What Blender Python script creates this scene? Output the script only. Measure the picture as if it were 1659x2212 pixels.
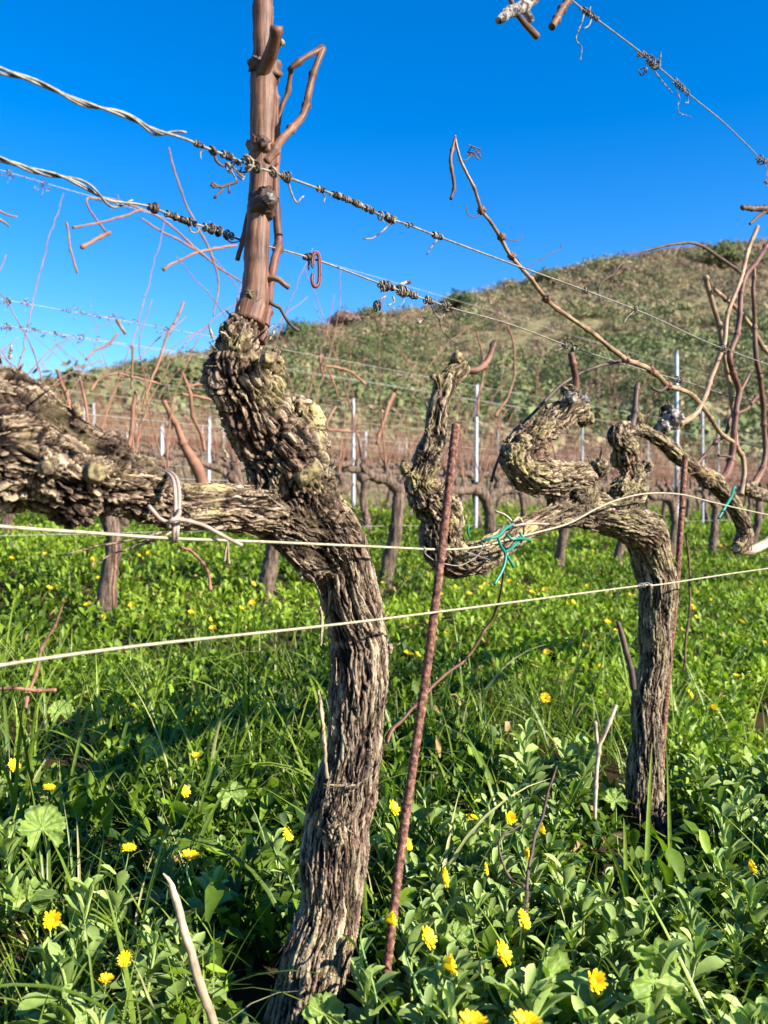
import bpy, math, random
import numpy as np
from mathutils import Vector, Matrix
from mathutils.kdtree import KDTree

random.seed(7); RNG = np.random.default_rng(7)
SC = bpy.context.scene
COL = SC.collection
for o in list(bpy.data.objects): bpy.data.objects.remove(o)

# ------------------------------------------------------------------ camera, light, exposure
F = 1916.0                                   # focal length in units of a 1659 x 2212 frame
CAMZ = 0.66
cam_d = bpy.data.cameras.new('camera'); cam = bpy.data.objects.new('camera', cam_d); COL.objects.link(cam)
cam.location = (0, 0, CAMZ); cam.rotation_euler = (math.radians(90), 0, 0)
cam_d.sensor_fit = 'VERTICAL'; cam_d.sensor_height = 36.0; cam_d.lens = 36.0*F/2212
cam_d.clip_start = 0.05; cam_d.clip_end = 4000
cam_d.dof.use_dof = True; cam_d.dof.focus_distance = 1.32; cam_d.dof.aperture_fstop = 8.0
SC.camera = cam
SUN = Vector((0.84, -0.46, 0.54)).normalized()
el = math.asin(SUN.z); az = math.atan2(SUN.x, SUN.y)
sd = bpy.data.lights.new('sun', 'SUN'); sun = bpy.data.objects.new('sun', sd); COL.objects.link(sun)
sd.energy = 5.0; sd.angle = math.radians(0.5); sd.color = (1.0, 0.94, 0.84)
sun.rotation_euler = SUN.to_track_quat('Z', 'Y').to_euler()
W = bpy.data.worlds.new('World'); SC.world = W; W.use_nodes = True
nt = W.node_tree; nt.nodes.clear()
sky = nt.nodes.new('ShaderNodeTexSky'); sky.sky_type = 'NISHITA'; sky.sun_disc = False
sky.sun_elevation = el; sky.sun_rotation = az; sky.air_density = 1.0; sky.dust_density = 0.1; sky.ozone_density = 3.0
hs = nt.nodes.new('ShaderNodeHueSaturation'); hs.inputs['Saturation'].default_value = 1.46; hs.inputs['Hue'].default_value = 0.510; hs.inputs['Value'].default_value = 1.0
bg = nt.nodes.new('ShaderNodeBackground'); bg.inputs['Strength'].default_value = 0.090
wo = nt.nodes.new('ShaderNodeOutputWorld')
nt.links.new(sky.outputs[0], hs.inputs['Color']); nt.links.new(hs.outputs[0], bg.inputs[0]); nt.links.new(bg.outputs[0], wo.inputs[0])
SC.view_settings.view_transform = 'Standard'; SC.view_settings.look = 'None'
SC.view_settings.exposure = 1.48; SC.view_settings.gamma = 1.0
SC.cycles.max_bounces = 4; SC.cycles.diffuse_bounces = 1; SC.cycles.transparent_max_bounces = 6; SC.cycles.use_denoising = True

# ------------------------------------------------------------------ geometry of the place
NX, NY = -0.744, 0.668                       # across the rows, away from the camera
C0 = 0.8166                                  # distance of the nearest row along that normal
GAP = 2.4
def sstep(a, b, x):
    t = np.clip((x-a)/(b-a), 0, 1); return t*t*(3-2*t)
SKY_U = np.array([-1.5,-.6,-.43,-.354,-.224,-.109,-.026,.068,.178,.298,.433,.6,1.5])
SKY_E = np.array([.07,.105,.135,.148,.176,.200,.219,.232,.268,.289,.305,.32,.30])
def h01(i, j, k, seed):
    with np.errstate(over='ignore'):
        h = (i.astype(np.uint32)*np.uint32(374761393)) ^ (j.astype(np.uint32)*np.uint32(668265263)) ^ (k.astype(np.uint32)*np.uint32(2246822519)) ^ np.uint32((seed*3266489917) & 0xffffffff)
        h = (h ^ (h >> np.uint32(15)))*np.uint32(2246822519)
        h = (h ^ (h >> np.uint32(13)))*np.uint32(3266489917)
        h = h ^ (h >> np.uint32(16))
    return h.astype(np.float64)/4294967295.0
def vnoise(p, seed=0):
    b = np.floor(p).astype(np.int64); f = p-b; f = f*f*f*(f*(f*6-15)+10)
    r = 0
    for dx in (0, 1):
        for dy in (0, 1):
            for dz in (0, 1):
                w = (f[:,0] if dx else 1-f[:,0])*(f[:,1] if dy else 1-f[:,1])*(f[:,2] if dz else 1-f[:,2])
                r = r+w*h01(b[:,0]+dx, b[:,1]+dy, b[:,2]+dz, seed)
    return r*2-1
def fbm(p, seed=0, oct=3):
    r = 0; a = 1; s = 0
    for o in range(oct): r = r+a*vnoise(p*(2.03**o), seed+o*17); s += a; a *= .5
    return r/s
def worley(p, seed=0):
    b = np.floor(p).astype(np.int64)
    F1 = np.full(len(p), 9.); F2 = np.full(len(p), 9.); rid = np.zeros(len(p))
    for dx in (-1, 0, 1):
        for dy in (-1, 0, 1):
            for dz in (-1, 0, 1):
                i, j, k = b[:,0]+dx, b[:,1]+dy, b[:,2]+dz
                d = (i+h01(i,j,k,seed)-p[:,0])**2+(j+h01(i,j,k,seed+1)-p[:,1])**2+(k+h01(i,j,k,seed+2)-p[:,2])**2
                m = d < F1
                F2 = np.where(m, F1, np.minimum(F2, d)); rid = np.where(m, h01(i,j,k,seed+3), rid); F1 = np.where(m, d, F1)
    return np.sqrt(F1), np.sqrt(F2), rid
def ground(x, y):
    x = np.asarray(x, float); y = np.asarray(y, float)
    perp = NX*x+NY*y-C0
    z = np.where(perp > 0, .095*perp, .03*perp)
    z = np.clip(z, -1, 4.0)
    p = np.stack([x.ravel()*1.1, y.ravel()*1.1, 0*x.ravel()], 1)
    n = vnoise(p, 5).reshape(x.shape)*.018+vnoise(p*3.1, 6).reshape(x.shape)*.008
    z = z+n*(1+0*perp)
    yy = np.maximum(y, 1.0); u = np.clip(x/yy, -1.5, 1.5)
    E = np.interp(u, SKY_U, SKY_E)
    Yr = 165+50*u; Y0 = 46.0
    t = np.clip((y-Y0)/(Yr-Y0), 0, 1); t2 = np.clip(t, 0, 1)**.8
    e0 = (z-CAMZ)/yy
    zh = CAMZ+yy*(e0+(E-e0)*t2)
    back = np.maximum(y-Yr, 0)
    zh = np.where(back > 0, CAMZ+Yr*E-back*.10, zh)
    bump = vnoise(np.stack([x.ravel()/14, y.ravel()/14, 0*x.ravel()], 1), 9).reshape(x.shape)*sstep(0, .3, t)*1.6*(1-.7*sstep(.8, 1, t))
    return np.where(y > Y0, zh+bump, z)
def ray(x, y): return (x-829.5)/F, (1106-y)/F
def R(x, y, off=0.0):                        # point on the vertical plane of the near row, shifted by off metres
    u, v = ray(x, y); t = (C0+off)/(NY+NX*u)
    return Vector((u*t, t, CAMZ+v*t)), t
def D(x, y, Y):
    u, v = ray(x, y); return Vector((u*Y, Y, CAMZ+v*Y))
def on_ground(x, y, h=0.0):
    u, v = ray(x, y); Y = 1.0
    for Y in np.arange(.6, 40, .01):
        if CAMZ+v*Y <= float(ground(u*Y, Y))+h: break
    return Vector((u*Y, Y, float(ground(u*Y, Y))))

# ------------------------------------------------------------------ building helpers
def tag(o, label=None, cat=None, group=None, kind=None):
    if label: o['label'] = label
    if cat: o['category'] = cat
    if group: o['group'] = group
    if kind: o['kind'] = kind
    return o
def thing(name, label, cat, loc, group=None):
    o = bpy.data.objects.new(name, None); COL.objects.link(o); o.location = loc; o.empty_display_size = .05
    return tag(o, label, cat, group)
def mk(name, V, Fc, mat, parent=None, smooth=True, attr=None, loc=None):
    V = np.asarray(V, np.float32).reshape(-1, 3)
    me = bpy.data.meshes.new(name)
    if isinstance(Fc, np.ndarray):
        k = Fc.shape[1]; n = len(Fc)
        me.vertices.add(len(V)); me.loops.add(n*k); me.polygons.add(n)
        me.loops.foreach_set('vertex_index', Fc.astype(np.int32).ravel())
        me.polygons.foreach_set('loop_start', np.arange(0, n*k, k, dtype=np.int32))
    else:
        me.vertices.add(len(V)); tot = [len(f) for f in Fc]
        me.loops.add(sum(tot)); me.polygons.add(len(Fc))
        me.loops.foreach_set('vertex_index', np.array([i for f in Fc for i in f], np.int32))
        me.polygons.foreach_set('loop_start', np.concatenate([[0], np.cumsum(tot)[:-1]]).astype(np.int32))
    L = Vector(loc) if loc is not None else (parent.matrix_world.translation if parent else Vector((0,0,0)))
    if parent and loc is None:
        L = Vector((0,0,0)); q = parent
        while q: L = L+q.location; q = q.parent
    off = np.array(L, np.float32)
    me.vertices.foreach_set('co', (V-off).ravel())
    me.update(calc_edges=True); me.validate()
    if smooth: me.polygons.foreach_set('use_smooth', [True]*len(me.polygons))
    if attr is not None:
        a = me.color_attributes.new('col', 'FLOAT_COLOR', 'POINT')
        A = np.ones((len(V), 4), np.float32); A[:, :attr.shape[1]] = attr; a.data.foreach_set('color', A.ravel())
    if mat: me.materials.append(mat)
    o = bpy.data.objects.new(name, me); COL.objects.link(o)
    if parent: o.parent = parent
    else: o.location = L
    return o
def spline(P, step=.01):
    """P: list of rows of numbers (x,y,z,...); Catmull-Rom resampling."""
    P = np.array(P, float)
    if len(P) == 2: n = max(2, int(np.linalg.norm(P[1,:3]-P[0,:3])/step)+1); t = np.linspace(0,1,n)[:,None]; return P[0]*(1-t)+P[1]*t
    Q = np.vstack([2*P[0]-P[1], P, 2*P[-1]-P[-2]]); out = []
    for i in range(1, len(Q)-2):
        n = max(1, int(np.linalg.norm(Q[i+1,:3]-Q[i,:3])/step))
        for k in range(n):
            t = k/n
            out.append(.5*((2*Q[i])+(-Q[i-1]+Q[i+1])*t+(2*Q[i-1]-5*Q[i]+4*Q[i+1]-Q[i+2])*t*t+(-Q[i-1]+3*Q[i]-3*Q[i+1]+Q[i+2])*t**3))
    out.append(Q[-2]); return np.array(out)
def frames(P):
    P = np.asarray(P, float); T = np.gradient(P, axis=0); T /= np.linalg.norm(T, axis=1)[:,None]+1e-12
    U = np.zeros_like(P); r = np.array([0,0,1.]) if abs(T[0,2]) < .8 else np.array([0,1.,0])
    u = np.cross(T[0], r); u /= np.linalg.norm(u)
    for i in range(len(P)):
        u = u-T[i]*np.dot(u, T[i]); u /= np.linalg.norm(u)+1e-12; U[i] = u
    return T, U, np.cross(T, U)
def tube(P, r, n=8, jag=0.0):
    """closed tube -> (V, faces list)"""
    P = np.asarray(P, float); r = np.broadcast_to(np.asarray(r, float), (len(P),))
    T, U, B = frames(P); a = np.arange(n)*2*math.pi/n
    V = P[:,None,:]+r[:,None,None]*(np.cos(a)[None,:,None]*U[:,None,:]+np.sin(a)[None,:,None]*B[:,None,:])
    V = V.reshape(-1, 3); m = len(P)
    i = np.arange(m-1)[:,None]*n; j = np.arange(n)[None,:]; j2 = (j+1) % n
    q = np.stack([i+j, i+j2, i+n+j2, i+n+j], -1).reshape(-1, 4)
    V = np.vstack([V, P[0], P[-1]]); c0, c1 = m*n, m*n+1
    caps = [(c0, (k+1) % n, k) for k in range(n)]+[(c1, (m-1)*n+k, (m-1)*n+(k+1) % n) for k in range(n)]
    return V, [tuple(f) for f in q.tolist()]+caps
class MB:
    def __init__(s): s.V = []; s.F = []; s.A = []; s.n = 0
    def add(s, V, Fc, a=None):
        V = np.asarray(V, float); s.V.append(V); s.F += [tuple(i+s.n for i in f) for f in Fc]; s.n += len(V)
        s.A.append(np.tile(np.array(a if a is not None else (.5,.5,.5)), (len(V),1)) if (a is None or np.ndim(a) == 1) else a)
        return s
    def tube(s, P, r, n=8, a=None): return s.add(*tube(P, r, n), a)
    def build(s, name, mat, parent=None, smooth=True, loc=None):
        return mk(name, np.vstack(s.V), s.F, mat, parent, smooth, np.vstack(s.A), loc)

# ------------------------------------------------------------------ materials
def newmat(name):
    m = bpy.data.materials.new(name); m.use_nodes = True; t = m.node_tree; t.nodes.clear()
    out = t.nodes.new('ShaderNodeOutputMaterial'); p = t.nodes.new('ShaderNodeBsdfPrincipled'); t.links.new(p.outputs[0], out.inputs[0])
    return m, t, p, out
def N(t, kind, **kw):
    n = t.nodes.new(kind)
    for k, v in kw.items():
        if k.startswith('_'): n.inputs[int(k[1:])].default_value = v
        else: setattr(n, k, v)
    return n
def ramp(t, stops):
    r = t.nodes.new('ShaderNodeValToRGB'); e = r.color_ramp.elements
    e[0].position, e[0].color = stops[0][0], (*stops[0][1], 1); e[1].position, e[1].color = stops[1][0], (*stops[1][1], 1)
    for s in stops[2:]:
        x = e.new(s[0]); x.color = (*s[1], 1)
    return r
def noise(t, scale, detail=4, vec=None, rough=.55):
    n = t.nodes.new('ShaderNodeTexNoise'); n.inputs['Scale'].default_value = scale; n.inputs['Detail'].default_value = detail; n.inputs['Roughness'].default_value = rough
    if vec is not None: t.links.new(vec, n.inputs['Vector'])
    return n
def mixc(t, fac, a, b, mode='MIX'):
    m = t.nodes.new('ShaderNodeMix'); m.data_type = 'RGBA'; m.blend_type = mode
    for s, v in ((0, fac), (6, a), (7, b)):
        if hasattr(v, 'links'): t.links.new(v, m.inputs[s])
        elif s == 0: m.inputs[0].default_value = v
        else: m.inputs[s].default_value = (*v, 1)
    return m.outputs[2]
def bump(t, p, h, strength, dist):
    b = t.nodes.new('ShaderNodeBump'); b.inputs['Strength'].default_value = strength; b.inputs['Distance'].default_value = dist
    t.links.new(h, b.inputs['Height']); t.links.new(b.outputs[0], p.inputs['Normal'])
def simple(name, stops, scale, rough=.8, bstr=.4, bdist=.001, metallic=0, detail=5, spec=.3):
    m, t, p, o = newmat(name); g = t.nodes.new('ShaderNodeTexCoord')
    n = noise(t, scale, detail, g.outputs['Object']); r = ramp(t, stops); t.links.new(n.outputs[0], r.inputs[0]); t.links.new(r.outputs[0], p.inputs['Base Color'])
    p.inputs['Roughness'].default_value = rough; p.inputs['Metallic'].default_value = metallic; p.inputs['Specular IOR Level'].default_value = spec
    if bstr: bump(t, p, n.outputs[0], bstr, bdist)
    return m
def cane_mat(name, stops, sc=300, rough=.6):
    m, t, p, o = newmat(name); fa = N(t, 'ShaderNodeAttribute', attribute_name='fib'); mp = t.nodes.new('ShaderNodeMapping'); mp.inputs['Scale'].default_value = (1, 1, .06); t.links.new(fa.outputs['Vector'], mp.inputs[0])
    n = noise(t, sc, 5, mp.outputs[0], .6); r = ramp(t, stops); t.links.new(n.outputs[0], r.inputs[0])
    g = t.nodes.new('ShaderNodeTexCoord'); n2 = noise(t, 26, 4, g.outputs['Object'], .6); r2 = ramp(t, [(.3,(.45,.40,.40)),(.62,(1.15,1.15,1.15))]); t.links.new(n2.outputs[0], r2.inputs[0])
    t.links.new(mixc(t, 1., r.outputs[0], r2.outputs[0], 'MULTIPLY'), p.inputs['Base Color']); p.inputs['Roughness'].default_value = rough; p.inputs['Specular IOR Level'].default_value = .35
    bump(t, p, n.outputs[0], .6, .0008); return m
def bark_mat(name, dark, mid, pale, lichen, lich_amt):
    m, t, p, o = newmat(name); a = N(t, 'ShaderNodeVertexColor', layer_name='col'); s = t.nodes.new('ShaderNodeSeparateColor'); t.links.new(a.outputs[0], s.inputs[0])
    g = t.nodes.new('ShaderNodeTexCoord')
    r = ramp(t, [(.05, dark), (.38, mid), (.85, pale)]); t.links.new(s.outputs[0], r.inputs[0])
    fa = N(t, 'ShaderNodeAttribute', attribute_name='fib'); mp = t.nodes.new('ShaderNodeMapping'); mp.inputs['Scale'].default_value = (1, 1, .10); t.links.new(fa.outputs['Vector'], mp.inputs[0])
    n2 = noise(t, 420, 5, mp.outputs[0], .65)
    r2 = ramp(t, [(.32, (.38,.36,.36)), (.68, (1.3,1.3,1.3))]); t.links.new(n2.outputs[0], r2.inputs[0])
    c = mixc(t, 1.0, r.outputs[0], r2.outputs[0], 'MULTIPLY')
    mp2 = t.nodes.new('ShaderNodeMapping'); mp2.inputs['Scale'].default_value = (1, 1, .20); t.links.new(fa.outputs['Vector'], mp2.inputs[0])
    n5 = noise(t, 150, 3, mp2.outputs[0], .7); n5.inputs['Distortion'].default_value = .5; r5 = ramp(t, [(.39,(.25,.21,.19)),(.50,(1.,1.,1.))]); t.links.new(n5.outputs[0], r5.inputs[0])
    n3 = noise(t, 22, 5, g.outputs['Object']); r3 = ramp(t, [(.50-lich_amt*.2, (0,0,0)), (.66-lich_amt*.2, (1,1,1))]); t.links.new(n3.outputs[0], r3.inputs[0])
    mm = t.nodes.new('ShaderNodeMath'); mm.operation = 'MULTIPLY'; t.links.new(r3.outputs[0], mm.inputs[0]); t.links.new(s.outputs[2], mm.inputs[1])
    c = mixc(t, mm.outputs[0], c, lichen)
    n4 = noise(t, 9, 3, g.outputs['Object']); r4 = ramp(t, [(.55, (0,0,0)), (.7, (.5,.5,.5))]); t.links.new(n4.outputs[0], r4.inputs[0])
    c = mixc(t, r4.outputs[0], c, (.16,.075,.05))
    c = mixc(t, 1.0, c, r5.outputs[0], 'MULTIPLY')
    t.links.new(c, p.inputs['Base Color']); p.inputs['Roughness'].default_value = .9; p.inputs['Specular IOR Level'].default_value = .2
    b1 = t.nodes.new('ShaderNodeBump'); b1.inputs['Strength'].default_value = .8; b1.inputs['Distance'].default_value = .004; t.links.new(r5.outputs[0], b1.inputs['Height'])
    b2 = t.nodes.new('ShaderNodeBump'); b2.inputs['Strength'].default_value = .9; b2.inputs['Distance'].default_value = .002; t.links.new(n2.outputs[0], b2.inputs['Height']); t.links.new(b1.outputs[0], b2.inputs['Normal']); t.links.new(b2.outputs[0], p.inputs['Normal'])
    return m
def leaf_mat(name, a, b, trans=.3, rough=.5, hi=None, spec=.3):
    m, t, p, o = newmat(name); v = N(t, 'ShaderNodeVertexColor', layer_name='col'); s = t.nodes.new('ShaderNodeSeparateColor'); t.links.new(v.outputs[0], s.inputs[0])
    r = ramp(t, [(0, a), (.85, b)]+([(1., hi)] if hi else [])); t.links.new(s.outputs[0], r.inputs[0])
    g = t.nodes.new('ShaderNodeTexCoord'); n = noise(t, 90, 3, g.outputs['Object']); rr = ramp(t, [(.3,(.8,.8,.8)),(.7,(1.15,1.15,1.15))]); t.links.new(n.outputs[0], rr.inputs[0])
    c = mixc(t, 1., r.outputs[0], rr.outputs[0], 'MULTIPLY')
    t.links.new(c, p.inputs['Base Color']); p.inputs['Roughness'].default_value = rough; p.inputs['Specular IOR Level'].default_value = spec
    tr = t.nodes.new('ShaderNodeBsdfTranslucent'); tc = mixc(t, 1., c, (1.15,1.35,.45), 'MULTIPLY'); t.links.new(tc, tr.inputs[0])
    ms = t.nodes.new('ShaderNodeMixShader'); ms.inputs[0].default_value = trans
    t.links.new(p.outputs[0], ms.inputs[1]); t.links.new(tr.outputs[0], ms.inputs[2]); t.links.new(ms.outputs[0], o.inputs[0])
    return m
M = {}
M['bark'] = bark_mat('bark', (.010,.006,.005), (.18,.12,.08), (.44,.35,.23), (.42,.34,.15), -.02)
M['bark2'] = bark_mat('mossy_bark', (.010,.006,.005), (.17,.12,.076), (.43,.345,.215), (.40,.33,.14), .12)
M['bark_far'] = bark_mat('far_bark_unused', (.07,.045,.03), (.19,.13,.085), (.34,.25,.17), (.22,.18,.08), .2)
m, t, p, o = newmat('far_bark'); g = t.nodes.new('ShaderNodeTexCoord'); mp = t.nodes.new('ShaderNodeMapping'); mp.inputs['Scale'].default_value = (1,1,.22); t.links.new(g.outputs['Object'], mp.inputs[0])
n = noise(t, 70, 6, mp.outputs[0], .7); r = ramp(t, [(.38,(.022,.013,.009)),(.52,(.12,.075,.048)),(.68,(.26,.18,.12))]); t.links.new(n.outputs[0], r.inputs[0]); t.links.new(r.outputs[0], p.inputs['Base Color']); p.inputs['Roughness'].default_value = .9; bump(t, p, n.outputs[0], 1., .012); FARB = m
XX = bark_mat('far_bark', (.07,.045,.03), (.19,.13,.085), (.34,.25,.17), (.22,.18,.08), .2)
M['cane_tan'] = cane_mat('tan_cane', [(.34,(.034,.015,.010)),(.48,(.125,.058,.032)),(.58,(.175,.083,.046)),(.74,(.28,.17,.105))])
M['cane_pale'] = cane_mat('pale_cane', [(.32,(.11,.055,.032)),(.5,(.27,.17,.095)),(.7,(.42,.31,.18))])
M['cane_red'] = cane_mat('red_cane', [(.3,(.07,.025,.018)),(.7,(.20,.085,.055))])
M['cane_dark'] = cane_mat('dark_cane', [(.3,(.03,.018,.014)),(.7,(.13,.08,.055))])
M['cane_far'] = simple('far_cane', [(.3,(.14,.062,.038)),(.7,(.30,.15,.09))], 14, .7, 0)
M['cut'] = simple('cut_wood', [(.40,(.07,.045,.028)),(.64,(.33,.26,.12))], 150, .9, .9, .003)
M['graywood'] = simple('weathered_wood', [(.42,(.03,.022,.02)),(.66,(.40,.36,.32))], 90, .9, .9, .004)
M['palewood'] = cane_mat('bare_pale_wood', [(.3,(.20,.14,.09)),(.6,(.50,.40,.28))])
M['wire'] = simple('galvanised_wire', [(.3,(.09,.08,.065)),(.65,(.26,.24,.19))], 160, .55, .3, .0003, .25)
M['wire_cream'] = simple('dull_cream_wire', [(.3,(.21,.18,.11)),(.7,(.42,.38,.26))], 160, .6, .3, .0003, .1)
M['wire_far'] = simple('far_wire', [(.3,(.22,.21,.18)),(.7,(.36,.34,.30))], 60, .6, 0)
M['tendril'] = simple('dry_tendril', [(.42,(.03,.02,.015)),(.64,(.34,.27,.19))], 90, .8, .3)
M['rust'] = simple('rusty_iron', [(.34,(.04,.016,.012)),(.56,(.19,.085,.055)),(.72,(.36,.20,.14))], 170, .9, .9, .0015, 0, 8)
M['tie'] = simple('brown_grey_cord', [(.3,(.22,.15,.115)),(.7,(.42,.32,.26))], 80, .6, .2)
M['green'] = simple('green_plastic', [(.3,(.008,.12,.085)),(.7,(.02,.22,.15))], 60, .4, .1)
M['maroon'] = simple('maroon_plastic', [(.3,(.085,.018,.017)),(.7,(.13,.03,.026))], 40, .5, .1)
M['clip_rim'] = simple('pale_plastic_rim', [(.3,(.22,.12,.11)),(.7,(.34,.20,.18))], 40, .5, .0)
M['post'] = simple('galvanised_post', [(.3,(.27,.30,.33)),(.7,(.46,.48,.50))], 24, .6, .2, .001, .1)
M['straw'] = cane_mat('dry_straw', [(.3,(.16,.09,.05)),(.45,(.42,.30,.17)),(.7,(.60,.48,.30))], 200)
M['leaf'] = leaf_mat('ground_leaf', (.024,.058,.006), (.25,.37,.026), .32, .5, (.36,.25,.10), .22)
M['grass'] = leaf_mat('grass_blade', (.030,.070,.010), (.27,.36,.04), .38, .38, (.42,.40,.16), .4)
M['calend'] = leaf_mat('calendula_leaf', (.045,.085,.016), (.36,.47,.13), .20, .5, (.34,.42,.13), .22)
M['mallow'] = leaf_mat('mallow_leaf', (.12,.19,.035), (.28,.38,.08), .32, .5)
M['stem'] = simple('green_stem', [(.3,(.12,.21,.05)),(.7,(.26,.36,.11))], 60, .6, .1)
M['petal'] = leaf_mat('yellow_petal', (.85,.50,.008), (.95,.68,.012), .25, .5)
M['disc'] = simple('orange_disc', [(.35,(.55,.20,.01)),(.65,(.85,.48,.02))], 900, .8, .6, .001)
M['drygrass'] = leaf_mat('dry_grass', (.16,.10,.06), (.34,.23,.15), .2, .7)
M['scrub'] = leaf_mat('scrub_leaf', (.5,.5,.5), (.5,.5,.5), .15, .8)
# scrub: colour straight from the vertex colour
t = M['scrub'].node_tree
for n in t.nodes:
    if n.type == 'BSDF_PRINCIPLED': pr = n
    if n.type == 'VERTEX_COLOR': vc = n
    if n.type == 'BSDF_TRANSLUCENT': tl = n
t.links.new(vc.outputs[0], pr.inputs['Base Color']); t.links.new(vc.outputs[0], tl.inputs[0])
M['bark_far'] = FARB
m, t, p, o = newmat('soil'); g = t.nodes.new('ShaderNodeTexCoord')
n = noise(t, 3.0, 8, g.outputs['Object']); r = ramp(t, [(.3,(.012,.013,.005)),(.5,(.035,.026,.012)),(.75,(.08,.052,.028))]); t.links.new(n.outputs[0], r.inputs[0])
n2 = noise(t, .5, 10, g.outputs['Object'], .75); r2 = ramp(t, [(.3,(.12,.11,.05)),(.5,(.21,.175,.09)),(.72,(.29,.235,.135))]); t.links.new(n2.outputs[0], r2.inputs[0])
vcn = N(t, 'ShaderNodeVertexColor', layer_name='col'); sp = t.nodes.new('ShaderNodeSeparateColor'); t.links.new(vcn.outputs[0], sp.inputs[0])
t.links.new(mixc(t, sp.outputs[0], r.outputs[0], r2.outputs[0]), p.inputs['Base Color']); p.inputs['Roughness'].default_value = 1.0; p.inputs['Specular IOR Level'].default_value = .02
bump(t, p, n.outputs[0], 1., .03); M['soil'] = m

# ------------------------------------------------------------------ the ground and the hill
def build_ground():
    ys = np.concatenate([np.arange(-6, 8, .12), np.arange(8, 50, .7), np.arange(50, 330, 2.6), np.arange(330, 1500, 60)])
    us = np.concatenate([np.arange(-1.5, 1.51, .02)])
    Y, Uu = np.meshgrid(ys, us, indexing='ij')
    X = Uu*(np.maximum(Y, 0)+8.0)
    Z = ground(X, Y); a = np.maximum(sstep(33, 50, Y), .85*sstep(5.5, 9.5, NX*X+NY*Y-C0))
    rows, cols = X.shape; idx = np.arange(rows*cols).reshape(rows, cols)
    q = np.stack([idx[:-1,:-1], idx[:-1,1:], idx[1:,1:], idx[1:,:-1]], -1).reshape(-1, 4)
    V = np.stack([X, Y, Z], -1).reshape(-1, 3)
    # brown strips of bare soil at the feet of the further rows
    tag(mk('ground', V, q, M['soil'], attr=np.stack([a.ravel()]*3, 1)), kind='structure')
build_ground()

# ------------------------------------------------------------------ leaf machinery (vectorised)
def leaves(base, yaw, elev, roll, L, Wd, curl, rnd, ny=4, fold=.25, shape='leaf', wav=0.0):
    """many leaves in one go; base (n,3). returns V, quads, attr"""
    n = len(base); s = np.linspace(0, 1, ny+1)
    if shape == 'blade': w = np.clip(1-s**2.2, .03, 1)*(.75+.25*np.minimum(s*5, 1))
    elif shape == 'spat': w = np.array([np.interp(x, [0,.12,.35,.65,.88,1.],[.22,.3,.62,1.,.72,.06]) for x in s])
    elif shape == 'petal': w = np.array([np.interp(x, [0,.3,.6,.9,1.],[.35,.7,1.,.95,.62]) for x in s])
    else: w = np.array([np.interp(x, [0,.1,.35,.6,.85,1.],[.15,.5,.95,1.,.6,.05]) for x in s])
    el0 = elev[:,None]-curl[:,None]*s[None,:]                # elevation along the leaf
    ds = L[:,None]/ny
    ex = np.cos(el0); ez = np.sin(el0)
    X = np.concatenate([np.zeros((n,1)), np.cumsum(ex[:,:-1]*ds, 1)], 1); Z = np.concatenate([np.zeros((n,1)), np.cumsum(ez[:,:-1]*ds, 1)], 1)
    hw = .5*Wd[:,None]*w[None,:]
    V = np.zeros((n, ny+1, 3, 3))
    wob = wav*Wd[:,None]*np.sin(s[None,:]*14+rnd[:,None]*40)
    for k, sg in enumerate((-1, 0, 1)):
        lx = X-(-ez)*0; ly = sg*hw; lz = np.abs(sg)*hw*fold*2
        V[:,:,k,0] = X-ez*lz; V[:,:,k,1] = ly*np.cos(roll)[:,None]; V[:,:,k,2] = Z+ex*lz+ly*np.sin(roll)[:,None]+sg*wob
    c, sn = np.cos(yaw)[:,None,None], np.sin(yaw)[:,None,None]
    x, y = V[...,0].copy(), V[...,1].copy()
    V[...,0] = x*c-y*sn; V[...,1] = x*sn+y*c
    V += base[:,None,None,:]
    V = V.reshape(-1, 3); per = (ny+1)*3
    q = []
    for i in range(ny):
        for k in (0, 1): q.append((i*3+k, i*3+k+1, (i+1)*3+k+1, (i+1)*3+k))
    q = np.array(q)[None]+(np.arange(n)*per)[:,None,None]
    A = np.repeat(rnd, per)
    return V, q.reshape(-1, 4), np.stack([A, A, A], 1)
def scatter(n, y0, y1, spread=.56, bias=1.0):
    """uniform in area over the wedge the camera sees, a little wider"""
    r = RNG.random(n); Y = np.sqrt(y0**2+(y1**2-y0**2)*r**bias); X = (RNG.random(n)*2-1)*(spread*Y+.25)
    return X, Y
def stuffy(name, parts, mat, label, cat):
    V = []; Q = []; A = []; n = 0
    for v, q, a in parts: V.append(v); Q.append(q+n); A.append(a); n += len(v)
    o = mk(name, np.vstack(V), np.vstack(Q), mat, attr=np.vstack(A)); tag(o, label, cat, kind='stuff'); return o
def patch(x, y, s, seed): return vnoise(np.stack([x*s, y*s, 0*x], 1), seed)

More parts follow.
